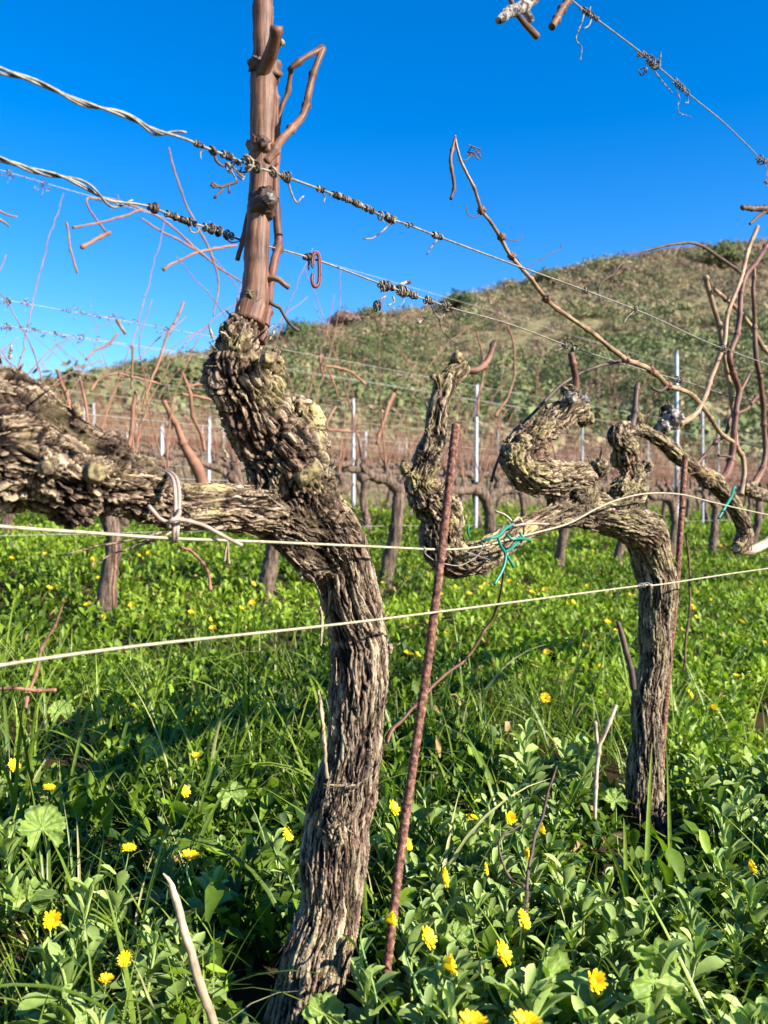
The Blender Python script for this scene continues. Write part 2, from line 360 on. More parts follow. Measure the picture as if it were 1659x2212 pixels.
def build_grass():
    P = []
    def blades(n, y0, y1, hmin, hmax, w, ny, clump, keep=None):
        X, Y = scatter(n, y0, y1)
        if clump:
            k = max(1, n//clump); cx, cy = scatter(k, y0, y1); i = RNG.integers(0, k, n)
            sg = .018+.02*RNG.random(n)
            X = cx[i]+RNG.normal(0, 1, n)*sg; Y = cy[i]+RNG.normal(0, 1, n)*sg
            yaw = np.arctan2(Y-cy[i], X-cx[i])+RNG.normal(0, .9, n)
        else: yaw = RNG.random(n)*6.28
        m = (patch(X, Y, 1.6, 31) > -.45) & ~((np.abs(X+.085*Y) < .10) & (Y < 1.22)) & ~((np.abs(X-.30*Y) < .09) & (Y < 1.85) & (Y > 1.45))
        if keep is not None: m &= keep(X, Y)
        X, Y, yaw = X[m], Y[m], yaw[m]; n = m.sum()
        h = hmin+(hmax-hmin)*RNG.random(n)**1.6
        b = np.stack([X, Y, ground(X, Y)-.005], 1)
        rnd = np.clip(.5+.22*RNG.normal(size=n)+.2*patch(X, Y, 2.5, 33), 0, .86); rnd[RNG.random(n) < .06] = .99
        P.append(leaves(b, yaw, np.radians(60+28*RNG.random(n)), RNG.normal(0, .3, n), h, w*(.6+.8*RNG.random(n)), np.radians(20+95*RNG.random(n)**1.3), rnd, ny, .2, 'blade'))
    blades(4200, .55, 1.35, .05, .20, .0042, 6, 14)
    blades(9000, 1.3, 3.0, .05, .20, .0046, 5, 16)
    blades(800, .8, 3.0, .22, .36, .0075, 8, 3)
    blades(8000, 3.0, 7, .04, .13, .006, 3, 12)
    blades(4000, 7, 16, .04, .12, .010, 2, 6)
    stuffy('grass', P, M['grass'], 'green grass blades and tufts growing all over the vineyard floor', 'grass')
    P = []
    def rosettes(k, y0, y1, per, Lr, Wr, hh, ny):
        cx, cy = scatter(k, y0, y1); m = (patch(cx, cy, 2.3, 41) > np.where(cy < 3.2, -.33, -.8)) & ~((np.abs(cx+.085*cy) < .09) & (cy < 1.2)) & ~((np.abs(cx-.30*cy) < .07) & (cy < 1.82) & (cy > 1.55)); m &= (NX*cx+NY*cy-C0 < 6.0+2.5*RNG.random(len(cx))); cx, cy = cx[m], cy[m]; k = m.sum(); n = k*per
        i = np.repeat(np.arange(k), per); hgt = (hh[0]+(hh[1]-hh[0])*RNG.random(k))
        fr = RNG.random(n); X = cx[i]+RNG.normal(0, .3, n)*Lr[1]; Y = cy[i]+RNG.normal(0, .3, n)*Lr[1]
        b = np.stack([X, Y, ground(X, Y)+hgt[i]*fr], 1)
        L = Lr[0]+(Lr[1]-Lr[0])*RNG.random(n)
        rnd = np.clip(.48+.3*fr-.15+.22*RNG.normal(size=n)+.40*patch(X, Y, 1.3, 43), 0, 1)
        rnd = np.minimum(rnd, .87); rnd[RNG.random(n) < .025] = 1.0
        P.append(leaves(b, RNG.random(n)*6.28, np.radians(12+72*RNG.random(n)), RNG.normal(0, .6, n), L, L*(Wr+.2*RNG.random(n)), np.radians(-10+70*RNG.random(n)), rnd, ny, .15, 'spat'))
    rosettes(560, .55, 1.3, 13, (.015,.045), .30, (.01,.08), 4); rosettes(420, .7, 1.7, 9, (.03,.06), .34, (.02,.11), 5)
    rosettes(3000, 1.25, 3.1, 11, (.012,.036), .40, (.01,.10), 3); rosettes(1100, 1.3, 3.4, 8, (.03,.06), .36, (.02,.10), 4)
    rosettes(9500, 3.0, 7.5, 8, (.018,.048), .45, (.01,.11), 2)
    rosettes(16000, 7.5, 20, 5, (.03,.075), .5, (.01,.10), 2)
    rosettes(9000, 20, 46, 5, (.07,.16), .5, (.0,.12), 2)
    P = [(v.reshape(-1, 9, 3), q, a) for v, q, a in P[:0]]+P
    DRY = []
    X, Y = scatter(26000, 8, 46); m = NX*X+NY*Y-C0 > 5.5; X, Y = X[m], Y[m]; n = len(X); b = np.stack([X, Y, ground(X, Y)-.01], 1)
    DRY.append(leaves(b, RNG.random(n)*6.28, np.radians(50+40*RNG.random(n)), RNG.normal(0,.3,n), .05+.16*RNG.random(n), .012+.02*RNG.random(n), np.radians(60*RNG.random(n)), RNG.random(n), 2, .2, 'blade'))
    stuffy('dry_grass', DRY, M['drygrass'], 'pinkish brown dry grass under the far vine rows', 'grass')
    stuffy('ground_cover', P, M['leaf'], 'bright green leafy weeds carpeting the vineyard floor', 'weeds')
build_grass()

# ------------------------------------------------------------------ hillside scrub
PAL = np.array([(.085,.115,.035),(.125,.150,.048),(.160,.180,.070),(.19,.195,.085),(.25,.20,.11),(.30,.21,.125),(.11,.11,.065),(.26,.17,.11)])
def bush_cloud(X, Y, Z, Sz, col, nf, rng, flat=.75):
    """leaf-sized faces spread through irregular crowns"""
    k = len(X); n = k*nf; i = np.repeat(np.arange(k), nf)
    d = rng.normal(size=(n, 3)); d /= np.linalg.norm(d, axis=1)[:,None]; d[:,2] = np.abs(d[:,2])
    lump = 1+.35*vnoise(d*2.2+np.stack([X[i]*3, Y[i]*3, Sz[i]*9], 1), 3)
    r = (rng.random(n)**.35)*lump*Sz[i]
    c = np.stack([X[i], Y[i], Z[i]], 1)+d*np.stack([r, r, r*flat], 1); c[:,2] += .02*Sz[i]
    nrm = d+rng.normal(0, .38, (n, 3)); nrm /= np.linalg.norm(nrm, axis=1)[:,None]
    a = np.cross(nrm, rng.normal(size=(n, 3))); a /= np.linalg.norm(a, axis=1)[:,None]; b = np.cross(nrm, a)
    s = (Sz[i]*(.065+.06*rng.random(n)))[:,None]
    V = np.stack([c-a*s, c-b*s*.7, c+a*s, c+b*s*.7], 1).reshape(-1, 3)
    q = np.arange(n*4).reshape(-1, 4)
    A = np.repeat(np.clip(col[i]*(.8+.4*rng.random((n,1))), 0, 1), 4, axis=0)
    return V, q, A
def build_hill():
    rng = np.random.default_rng(3)
    n = 25000; Y = 44+(1-rng.random(n)**.8)*0+rng.random(n)**.75*150; u = rng.random(n)*1.3-.65; X = u*Y
    d = vnoise(np.stack([X/11, Y/16, 0*X], 1), 51)+.5*vnoise(np.stack([X/4, Y/6, 0*X], 1), 52)
    dens = .40-.55*sstep(-.1, .5, u)*0
    keep = (d+rng.random(n)*1.3-.02 > -.1) | (Y < 70)
    X, Y, d = X[keep], Y[keep], d[keep]; n = len(X)
    S = (.6+1.6*rng.random(n)**2.6)*(1+.5*sstep(.1, .7, d))*(1+.5*sstep(80, 46, Y))
    ci = np.clip((rng.random(n)*3+rng.normal(0, 1.1, n)+1.1-d*1.6+sstep(90, 170, Y)*2.8).astype(int), 0, 7)
    V, q, A = bush_cloud(X, Y, ground(X, Y), S, PAL[ci], 90, rng)
    nb = 1500; Yb = 50+rng.random(nb)**.8*125; Xb = (rng.random(nb)*1.3-.65)*Yb; ok = vnoise(np.stack([Xb/16, Yb/22, 0*Xb], 1), 55) > -.15; Xb, Yb = Xb[ok], Yb[ok]
    Vb, qb, Ab = bush_cloud(Xb, Yb, ground(Xb, Yb), 1.5+1.6*rng.random(len(Xb))**2, PAL[rng.integers(0, 3, len(Xb))]*.78, 420, rng, .72)
    cb = Vb.reshape(-1,4,3).mean(1, keepdims=True); Vb = (cb+(Vb.reshape(-1,4,3)-cb)*.62).reshape(-1,3)
    q = np.vstack([q, qb+len(V)]); V = np.vstack([V, Vb]); A = np.vstack([A, Ab])
    # dry grass tussocks between
    n2 = 34000; Y2 = 44+rng.random(n2)**.8*150; X2 = (rng.random(n2)*1.3-.65)*Y2
    dry = np.array([(.27,.22,.115),(.22,.19,.095),(.25,.175,.105)])[rng.integers(0, 3, n2)]
    V2, q2, A2 = bush_cloud(X2, Y2, ground(X2, Y2), .22+.35*rng.random(n2), dry, 22, rng, .9)
    o = mk('hillside_scrub', np.vstack([V, V2]), np.vstack([q, q2+len(V)]), M['scrub'], attr=np.vstack([A, A2]), smooth=False)
    tag(o, 'olive and tan maquis scrub covering the hillside', 'scrub', kind='stuff')
    # trees one can tell apart along the left foot of the hill
    spots = [(160,812,70,1.9,'leftmost round bush of the tree line beside the gnarled arm'),(205,800,75,2.2,'dark bush in the tree line under the twisted cane wire'),(262,795,72,2.6,'round evergreen standing tallest at the left of the skyline gap'),
             (325,808,78,2.2,'small evergreen filling the dip of the left skyline'),(365,790,80,2.9,'broad evergreen crown right of the skyline dip'),(415,780,84,2.6,'evergreen crown on the skyline just left of the upright vine neck'),
             (640,705,150,3.2,'low bush on the ridge just right of the upright vine neck'),(745,683,158,3.0,'reddish brown bush on the ridge right of the plastic clip'),(800,676,160,2.8,'dark green bush on the ridge above the hanging tendrils'),
             (1000,640,160,3.4,'dark rounded bush on the ridge left of the long thin cane'),(1560,524,170,4.2,'dark tree standing on the ridge near the right edge'),(1180,578,168,2.6,'grey green bush on the ridge where the long cane crosses it')]
    for k, (x, y, Yd, s, lab) in enumerate(spots):
        u, v = ray(x, y); Xd = u*Yd; zb = float(ground(Xd, Yd)); top = CAMZ+v*Yd
        s = max(s, (top-zb)/1.1) if Yd < 100 else s
        cc = np.array([(.22,.14,.11)]) if 'reddish' in lab else PAL[[k % 3]]*.8
        root = thing('evergreen_bush', lab, 'bush', (Xd, Yd, zb), 'bushes along the hill skyline')
        V, q, A = bush_cloud(np.array([Xd]), np.array([Yd]), np.array([max(zb+.2*s, top-.85*s)]), np.array([s]), cc, 900, rng, .8)
        sz = 1.0; c = V.reshape(-1,4,3).mean(1, keepdims=True); V = (c+(V.reshape(-1,4,3)-c)*.8).reshape(-1,3)
        mk('crown', V, q, M['scrub'], root, False, A)
        MB().tube(spline([(Xd,Yd,zb-.2),(Xd+.1,Yd,zb+.5*s),(Xd,Yd,zb+1.0*s)], .3), np.linspace(.14, .05, len(spline([(Xd,Yd,zb-.2),(Xd+.1,Yd,zb+.5*s),(Xd,Yd,zb+1.0*s)], .3))), 6).build('trunk', M['bark_far'], root)
build_hill()
# ------------------------------------------------------------------ gnarled vines: voxel-fused limbs with carved bark
def limb(rows):
    """rows (px, py, radius px, offset, gnarl) -> dense rows (x,y,z,r,gnarl) on the near row plane"""
    out = []
    for x, y, r, off, g in rows:
        p, t = R(x, y, off); out.append((p.x, p.y, p.z, r*t/F, g))
    return spline(out, .006)
def fuse(limbs, lumps, voxel, seed):
    mb = MB()
    for L in limbs:
        r = L[:,3]*(.92+(.05+.07*L[:,4])*vnoise(L[:,:3]*24, seed))
        L[:,:3] += (L[:,3]*(.10+.16*L[:,4]))[:,None]*np.stack([vnoise(L[:,:3]*20, seed+60+k) for k in range(3)], 1)
        V, Fc = tube(L[:,:3], r, 20); mb.add(V, Fc)
    for (c, r) in lumps:
        V, Fc = tube([c+Vector((0,0,k*r*.33)) for k in range(-3, 4)], [r*math.sqrt(max(.04, 1-(k/3)**2)) for k in range(-3, 4)], 12); mb.add(V, Fc)
    o = mb.build('tmp', None)
    m1 = o.modifiers.new('a', 'REMESH'); m1.mode = 'VOXEL'; m1.voxel_size = .005
    m2 = o.modifiers.new('b', 'SMOOTH'); m2.factor = .6; m2.iterations = 5
    m3 = o.modifiers.new('c', 'REMESH'); m3.mode = 'VOXEL'; m3.voxel_size = voxel
    m4 = o.modifiers.new('d', 'SMOOTH'); m4.factor = .5; m4.iterations = 3
    dg = bpy.context.evaluated_depsgraph_get(); e = o.evaluated_get(dg); me = e.to_mesh()
    n = len(me.vertices); V = np.empty(n*3, np.float32); me.vertices.foreach_get('co', V); Nn = np.empty(n*3, np.float32); me.vertices.foreach_get('normal', Nn)
    lt = np.empty(len(me.polygons), np.int32); me.polygons.foreach_get('loop_total', lt)
    li = np.empty(len(me.loops), np.int32); me.loops.foreach_get('vertex_index', li)
    e.to_mesh_clear(); om = o.data; bpy.data.objects.remove(o); bpy.data.meshes.remove(om)
    assert (lt == 4).all()
    return V.reshape(-1,3).astype(float), Nn.reshape(-1,3).astype(float), li.reshape(-1,4)
def carve(V, Nn, limbs, seed, amp=1.0):
    n = len(V); W_ = np.zeros(n)+1e-40; Dsp = np.zeros(n); Crnd = np.zeros(n); T_ = np.zeros((n,3)); G_ = np.zeros(n); Q_ = np.zeros((n,3))
    wn = np.stack([fbm(V*17+7*k, seed+k, 2) for k in range(3)], 1)
    wn2 = np.stack([fbm(V*90+5*k, seed+20+k, 2) for k in range(3)], 1)
    for bi, L in enumerate(limbs):
        P = L[:,:3]; T, U, B = frames(P); S = np.concatenate([[0], np.cumsum(np.linalg.norm(np.diff(P, axis=0), axis=1))])
        lo = P.min(0)-.16; hi = P.max(0)+.16; sel = np.where(((V > lo) & (V < hi)).all(1))[0]
        if len(sel) == 0: continue
        best = np.full(len(sel), 9.); bj = np.zeros(len(sel), int)
        for a in range(0, len(sel), 20000):
            vv = V[sel[a:a+20000]]
            d = ((vv**2).sum(1)[:,None]-2*vv@P.T+(P**2).sum(1)[None,:]); j = d.argmin(1); bj[a:a+20000] = j; best[a:a+20000] = np.sqrt(np.maximum(d[np.arange(len(j)), j], 0))
        r = L[bj,3]; w = np.exp(-np.clip(best/r-.6, 0, 5)*24); k = best < 3*r; sel = sel[k]; bj = bj[k]; w = w[k]; r = r[k]
        v = V[sel]; dv = v-P[bj]; g = L[bj,4]
        s = S[bj]+(dv*T[bj]).sum(1); a = (dv*U[bj]).sum(1); b = (dv*B[bj]).sum(1)
        tw = s*2.2+bi; c, sn = np.cos(tw), np.sin(tw); a, b = a*c-b*sn, a*sn+b*c
        q = np.stack([a, b, s], 1)
        wr = (.0015+.0085*g)[:,None]; q = q+wn[sel]*wr; q[:,:2] += wn2[sel][:,:2]*.0012; q[:,2] += bi*3.1
        st = .115-.035*g
        F1, F2, cr = worley(np.stack([q[:,0]/.0092, q[:,1]/.0092, q[:,2]/st], 1), seed+bi*7)
        e = sstep(.0, .13, F2-F1)
        F1b, F2b, cr2 = worley(np.stack([q[:,0]/.0044, q[:,1]/.0044, q[:,2]/(.060-.015*g)], 1), seed+bi*7+50)
        e2 = sstep(.0, .16, F2b-F1b)
        fib = vnoise(np.stack([q[:,0]/.0022, q[:,1]/.0022, q[:,2]/.04], 1), seed+3)
        rdg = 1-2*np.abs(vnoise(np.stack([q[:,0]/.010, q[:,1]/.010, q[:,2]/(.10-.04*g)], 1), seed+5)); rdg2 = 1-2*np.abs(vnoise(np.stack([q[:,0]/.0050, q[:,1]/.0050, q[:,2]/.05], 1), seed+6))
        F1c, F2c, cr3 = worley(v/.045+wn[sel]*1.3, seed+99); e3 = sstep(.0, .12, F2c-F1c)
        d = (.0020+.0004*g)*(cr-.5)*e-(.0034+.0012*g)*(1-e)+.0014*(cr2-.5)*e2-.0016*(1-e2)+.0006*fib+(.0016+.0018*g)*(rdg-.5)+(.0008+.0008*g)*(rdg2-.5)
        d += g*(.0012*(cr3-.5)*e3-.0035*(1-e3)+.0095*vnoise(v/.050+.5*wn[sel], seed+4)+.0030*vnoise(v/.024+.5*wn[sel], seed+14))+.0032*vnoise(v/.07, seed+8)
        W_[sel] += w; Dsp[sel] += w*d*np.clip(r/.03, .35, 1.15); Crnd[sel] += w*np.clip(.52+.34*(cr-.5)+.34*(cr2-.5)-.60*(1-e)-.40*(1-e2)-.45*g*(1-e3)+.10*fib+.14*rdg+.10*rdg2, 0, 1); Q_[sel] += w[:,None]*q; G_[sel] += w*g; T_[sel] += w[:,None]*T[bj]
    Dsp /= W_; Crnd /= W_; G_ /= W_; T_ /= np.linalg.norm(T_, axis=1)[:,None]+1e-9
    out = V+Nn*(Dsp*amp)[:,None]
    return out, Crnd, G_, T_, Q_/W_[:,None]
def flakes(V, Nn, T, G, n, rng, scale=1.0, pick=None):
    """loose bark strips peeling off the surface"""
    pk = (1-.8*np.clip(G, 0, 1)); idx = rng.choice(len(V), n, p=pk/pk.sum())
    p = V[idx]; N0 = Nn[idx]; t0 = T[idx]*np.where(rng.random(n) < .5, -1, 1)[:,None]
    g = G[idx]; t0 = t0+rng.normal(0, 1, (n,3))*(.08+.25*g)[:,None]; t0 -= N0*(t0*N0).sum(1)[:,None]; t0 /= np.linalg.norm(t0, axis=1)[:,None]
    b0 = np.cross(N0, t0); L = (.016+.050*rng.random(n)**1.5)*(1-.5*g)*scale; w = (.0013+.0042*rng.random(n)**1.8)*scale
    lift = L*(.03+.24*rng.random(n)**3.5); side = rng.normal(0, .12, n)*L; m = 6
    Vs = []; 
    for i in range(m):
        s = i/(m-1); ww = w*(1-.75*s**3)*(.6+.4*min(1, s*4))*(1+.35*np.sin(i*2.1+idx))
        c = p+t0*(L*(s-.25))[:,None]+N0*(lift*s**2-.0012)[:,None]+b0*(side*s*s)[:,None]
        up = N0*(.35*ww)[:,None]
        Vs.append(np.stack([c-b0*ww[:,None]*.5, c+up, c+b0*ww[:,None]*.5, c-N0*.0008-t0*0], 1))
    Vs = np.stack(Vs, 1).reshape(-1, 3)          # n, m, 4 rings: closed slivers
    q = []
    for i in range(m-1):
        for k in range(4): q.append((i*4+k, i*4+(k+1) % 4, (i+1)*4+(k+1) % 4, (i+1)*4+k))
    q.append(((m-1)*4, (m-1)*4+1, (m-1)*4+2, (m-1)*4+3))
    q = (np.array(q)[None]+(np.arange(n)*m*4)[:,None,None]).reshape(-1, 4)
    c = np.repeat(np.clip(.35+.4*rng.random(n), 0, 1), m*4)
    return Vs, q, np.stack([c, c, np.repeat((rng.random(n) < .5)*.8, m*4)], 1)
def bark_body(name, limbs_px, lumps_px, mat, root, seed, voxel=.0019, nfl=900, amp=1.0, fscale=1.0, lich=1.0, extra=None):
    rng = np.random.default_rng(seed)
    limbs = [limb(l) for l in limbs_px]; lumps = []
    for x, y, r, off in lumps_px:
        p, t = R(x, y, off); lumps.append((p, r*t/F))
    V, Nn, q = fuse(limbs, lumps, voxel, seed)
    V2, C, G, T, Q = carve(V, Nn, limbs, seed, amp)
    # drop what lies far outside the picture is not needed: all of it is real
    l = np.clip(.35+1.0*fbm(V*9, seed+77, 3)+.25*Nn[:,2], 0, .85)*lich
    A = np.stack([C, G, l], 1)
    # normals after carving for the flakes
    Vf, qf, Af = flakes(V2, Nn, T, G, nfl, rng, fscale)
    Af[:,2] *= lich
    if extra is not None: Vf, qf, Af = np.vstack([Vf, extra[0]]), np.vstack([qf, extra[1]+len(Vf)]), np.vstack([Af, extra[2]])
    o = mk(name, np.vstack([V2, Vf]), np.vstack([q, qf+len(V2)]), mat, root, True, np.vstack([A, Af]))
    set_fib(o, np.vstack([Q, Vf])); return o
def set_fib(o, Q):
    a = o.data.attributes.new('fib', 'FLOAT_VECTOR', 'POINT'); a.data.foreach_set('vector', np.asarray(Q, np.float32).ravel())
def cane(name, rows, mat, parent, wob=.0, node=None, n=10, plane=True, seed=1, cap=True):
    """a cane along picture points; swollen nodes, small zigzag"""
    P = []
    for r in rows:
        x, y, rad = r[:3]; off = r[3] if len(r) > 3 else 0
        p, t = R(x, y, off); P.append((p.x, p.y, p.z, rad*t/F))
    return cane3(name, P, mat, parent, wob, node, n, seed)
def cane3(name, P, mat, parent, wob=0, node=None, n=10, seed=1, step=.004):
    S = spline(P, step); rr = S[:,3]*(.84 if name in ('long_cane','side_cane','drooping_cane','dry_cane','rear_cane','dead_cane','broken_cane_tip','short_spur') else 1); L = np.concatenate([[0], np.cumsum(np.linalg.norm(np.diff(S[:,:3], axis=0), axis=1))])
    if node:
        ph = (L/node+.3+seed*.37) % 1.0; k = np.exp(-((ph-.5)*node/.0035)**2); rr *= 1+.5*k
        z = np.abs(((L/node+.8+seed*.37) % 2)-1)-.5
        T, U, B = frames(S[:,:3]); S[:,:3] += (U*(z*node*.055)[:,None])
    rr *= 1+.06*vnoise(S[:,:3]*130, seed)
    S[:,:3] += wob*np.stack([vnoise(S[:,:3]*35, seed+k) for k in range(3)], 1)
    V, Fc = tube(S[:,:3], rr, n)
    V = V+.0004*np.stack([vnoise(V*400, 3)]*3, 1)
    o = mk(name, V, Fc, mat, parent); an = np.arange(n)*2*math.pi/n; m_ = len(S)
    Q = np.stack([np.tile(np.cos(an), m_)*np.repeat(S[:,3], n), np.tile(np.sin(an), m_)*np.repeat(S[:,3], n), np.repeat(L, n)], 1)
    set_fib(o, np.vstack([Q, Q[:1], Q[-1:]])); return o

# ---- the big vine in front
FOOT, _ = R(655, 2290)
vine = thing('grapevine', 'thick shaggy old vine in front, its bent neck carrying one tall upright cane', 'grapevine', (FOOT.x, FOOT.y, 0.0))
trunk1 = [(648,2330,92,0,.2),(657,2209,87,0,.15),(676,2114,80,0,.12),(692,2040,78,0,.12),(712,1964,76,0,.12),(727,1864,77,0,.2),(740,1764,79,0,.2),(760,1614,74,0,.15),(772,1520,74,0,.2),(779,1430,74,0,.3),(775,1370,70,0,.2),(758,1290,69,0,.15),(732,1210,73,0,.2),(700,1140,84,0,.3),(655,1085,88,.0,.6)]
neck = [(690,1140,70,0,.4),(655,1085,86,0,.7),(612,1010,100,0,1.),(590,950,92,0,1.),(570,897,76,0,1.),(540,850,60,0,1.),(512,800,64,0,1.),(506,757,52,0,1.),(521,718,42,0,.7),(539,685,33,0,.3),(548,655,29,0,.1)]
armL = [(690,1150,66,0,.2),(620,1115,68,0,.15),(560,1100,62,0,.05),(500,1097,60,0,.05),(430,1096,60,0,.1),(380,1092,62,0,.1),(330,1078,64,0,.3),(250,1048,82,0,.9),(150,1015,104,0,1.),(60,985,128,.0,1.),(-60,985,130,0,1.),(-190,1000,100,0,.6),(-380,1040,90,0,.4)]
headL = [(60,990,100,0,1.),(30,900,74,0,1.),(38,845,50,0,1.),(20,805,28,0,1.)]
topL = [(345,1065,44,0,.3),(285,1025,50,0,.6),(220,985,58,0,.7),(150,935,62,0,.7),(90,895,62,0,.7),(30,870,72,0,.8),(-60,860,80,0,.8),(-160,900,70,0,.5)]
low = [(600,1150,30,.0,.4),(640,1190,34,0,.5),(690,1235,40,0,.3)]
lumps1 = [(640,915,42,-.01),(682,955,34,.0),(692,1030,32,-.01),(575,795,30,-.01),(583,838,22,-.02),(600,760,14,0),(150,915,42,0),(245,975,46,-.01),(90,850,34,0),(100,1010,38,-.05),(210,1018,40,-.04),(640,1190,26,0),(752,1700,20,-.045),(722,1800,30,-.03),(825,1400,26,0),(300,1010,34,0),(160,1090,60,0),(-20,930,60,0)]
# shaggy hanging bark
def shag(rows_list, root, mat, seed):
    mb = MB(); rg = random.Random(seed)
    for rows in rows_list:
        P = []
        for r in rows: p, t = R(r[0], r[1], r[3]); P.append((p.x,p.y,p.z,r[2]*t/F))
        S = spline(P, .004); S[:,:3] += .0009*np.stack([vnoise(S[:,:3]*150, seed+k) for k in range(3)], 1)
        T, U, B = frames(S[:,:3]); n = len(S); w = S[:,3]*(1+.4*vnoise(S[:,:3]*120, seed+9))
        V = np.concatenate([S[:,:3]-U*w[:,None], S[:,:3]+B*w[:,None]*.5, S[:,:3]+U*w[:,None], S[:,:3]-B*w[:,None]*.25], 0)
        Fc = [(i+a*n, i+1+a*n, i+1+b*n, i+b*n) for i in range(n-1) for a, b in ((0,1),(1,2),(2,3),(3,0))]
        mb.add(V, Fc, (.55+.35*rg.random(), .5, .6))
    return np.vstack(mb.V), np.array(mb.F), np.vstack(mb.A)
strips = ([[(345,1150,9,-.03),(290,1165,7,-.03),(215,1178,6,-.03),(170,1190,5,-.03),(130,1200,4,-.03)],[(350,1160,7,-.03),(310,1175,7,-.035),(250,1195,5,-.04),(205,1212,3,-.04)],
      [(370,1150,8,-.04),(330,1165,6,-.04),(300,1172,4,-.045),(282,1190,3,-.045)],[(60,1130,6,-.05),(85,1145,6,-.05),(103,1155,4,-.05)],
      [(495,1160,3,-.02),(489,1185,3,-.02),(486,1212,2.5,-.02)],[(490,1165,2.5,-.02),(492,1190,2.5,-.02),(495,1222,3.5,-.02)],[(655,1215,7,0),(648,1235,6,0),(650,1250,5,0)],
      [(688,1490,4,-.01),(693,1530,5,-.02),(700,1600,5,-.03),(706,1680,4,-.03)],[(690,1310,4,0),(696,1350,4,0),(692,1395,3,0)],[(790,1290,4,-.02),(805,1325,3,-.02),(818,1350,2,-.02)]])
# jagged shell of torn bark round the neck
rg = random.Random(5)
jl = []
for (x, y, dx, dy) in [(460,745,-12,-14),(450,770,-16,-4),(447,800,-18,0),(455,735,-8,-20),(508,672,-4,-24),(505,690,-12,-12),(478,715,-14,-12),(480,1000,-10,-8),(478,985,-6,-14),(484,910,-10,4),(482,935,-12,6),(590,715,14,-22),(575,700,14,-14),(20,775,4,-20),(52,790,8,-16),(80,800,10,-10),(98,830,12,-6),(5,775,-6,-14),(160,880,-4,-16),(290,975,16,-10),(700,965,10,4),(712,1010,8,-14),(597,800,14,4),(598,845,10,2)]:
    for k in range(1):
        a = rg.uniform(-13,13); b = rg.uniform(-13,13)
        jl.append([(x+a-dx*.6, y+b-dy*.6, 3.4, -.01+rg.uniform(-.035,.03)), (x+a+dx*.3, y+b+dy*.3, 3.0, -.01), (x+a+dx*rg.uniform(.6,1.1), y+b+dy*rg.uniform(.6,1.1), 1.2, -.01)])


extra1 = shag(jl, None, None, 8)
trunk = bark_body('trunk', [trunk1, neck, armL, headL, topL, low], lumps1, M['bark'], vine, 11, .0016, 1100, 1.0, 1.0, 1.0, extra1)
for k, st_ in enumerate(strips):
    V_, q_, A_ = shag([st_], None, None, 3+k); set_fib(mk('bark_strip', V_, q_, M['bark'], vine, True, A_), V_)
# upright cane and its companions
can = cane('cane', [(537,700,36),(543,675,35),(550,645,31),(554,570,28),(558,480,26),(563,400,26),(566,320,27),(568,240,27),(570,165,28),(569,110,22),(568,50,22),(567,-40,22),(566,-160,20)], M['cane_tan'], vine, .0008, None, 20, seed=2)
def sub(o, rows, name='side_shoot', mat=None, **kw): return cane(name, rows, mat or M['cane_tan'], o, **kw)
def knob(o, x, y, r, off=0, name='node', mat=None, seed=0):
    p, t = R(x, y, off); rr = r*t/F
    th = np.linspace(-1.45, 1.45, 15); V, Fc = tube([p+Vector((0,0,rr*math.sin(a_))) for a_ in th], rr*np.cos(th), 22)
    nn = V-np.array(p); nn /= np.linalg.norm(nn, axis=1)[:,None]+1e-9; hh = vnoise(nn*2.1+seed, 3)*.32+vnoise(nn*5+seed, 4)*.22+vnoise(nn*np.array([13,13,6])+seed, 5)*.16
    V = V+nn*(hh*rr)[:,None]
    return mk(name, V, Fc, mat or M['cane_tan'], o)
sub(can, [(566,160,15,-.005),(580,128,15,-.02),(592,95,14,-.035),(597,66,15,-.045),(597,56,13.5,-.047)], 'cut_spur', n=14)
knob(can, 577,148,31,0,'node',M['cane_tan'],3); knob(can, 606,92,8,-.04,'node',M['cut'],4); knob(can, 552,140,16,0,'node',M['cane_dark'],5)
knob(can, 568,330,34,0,'node',M['cane_tan'],6); knob(can, 570,440,30,-.01,'dead_bud',M['cane_dark'],7); knob(can, 582,428,11,-.03,'dead_bud',M['graywood'],8)
knob(can, 541,636,10,-.03,'node',M['cut'],9); knob(can, 566,305,14,-.02,'node',M['cane_dark'],2)
cane('side_cane', [(572,350,15,-.01),(588,325,12,-.015),(606,303,10.5,-.015),(626,285,10,-.01),(648,258,10,0),(656,240,9.5,0),(668,195,9,.01),(682,150,8.5,.01),(697,106,8.5,.01)], M['cane_tan'], vine, .0005, .055, 12, seed=5)
cane('broken_cane_tip', [(700,104,9,.01),(686,108,7.5,.012),(662,122,7,.015),(640,138,7,.02),(626,150,7.5,.025),(628,152,6.5,.03),(624,175,6,.035),(620,200,6,.04),(610,225,6,.045),(603,255,6,.05),(598,290,6,.05)], M['cane_tan'], vine, .0004, .045, 10, seed=3)
cane('rear_cane', [(590,170,6,.05),(594,240,8,.05),(599,330,10,.05),(597,430,10.5,.045),(598,520,11,.04),(590,570,11,.03),(585,620,11,.02),(580,680,12,.01),(565,740,12,0)], M['cane_red'], vine, .0006, .10, 12, seed=8)
cane('short_spur', [(537,462,6,.03),(530,490,6.5,.03),(522,525,6.5,.03),(513,562,6.5,.03)], M['cane_tan'], vine, .0004, .04, 10)
cane('curved_spur', [(575,606,7,-.01),(590,600,7,-.02),(604,605,6.5,-.025),(614,615,6,-.03),(623,620,6.5,-.03)], M['cane_tan'], vine, .0003, None, 10)
cane('dead_shoot', [(578,650,5,-.01),(592,658,3.5,-.02),(604,664,3.5,-.02),(616,685,3,-.02),(628,702,3,-.02),(646,714,3.5,-.02)], M['cane_dark'], vine, .001, .02, 8)
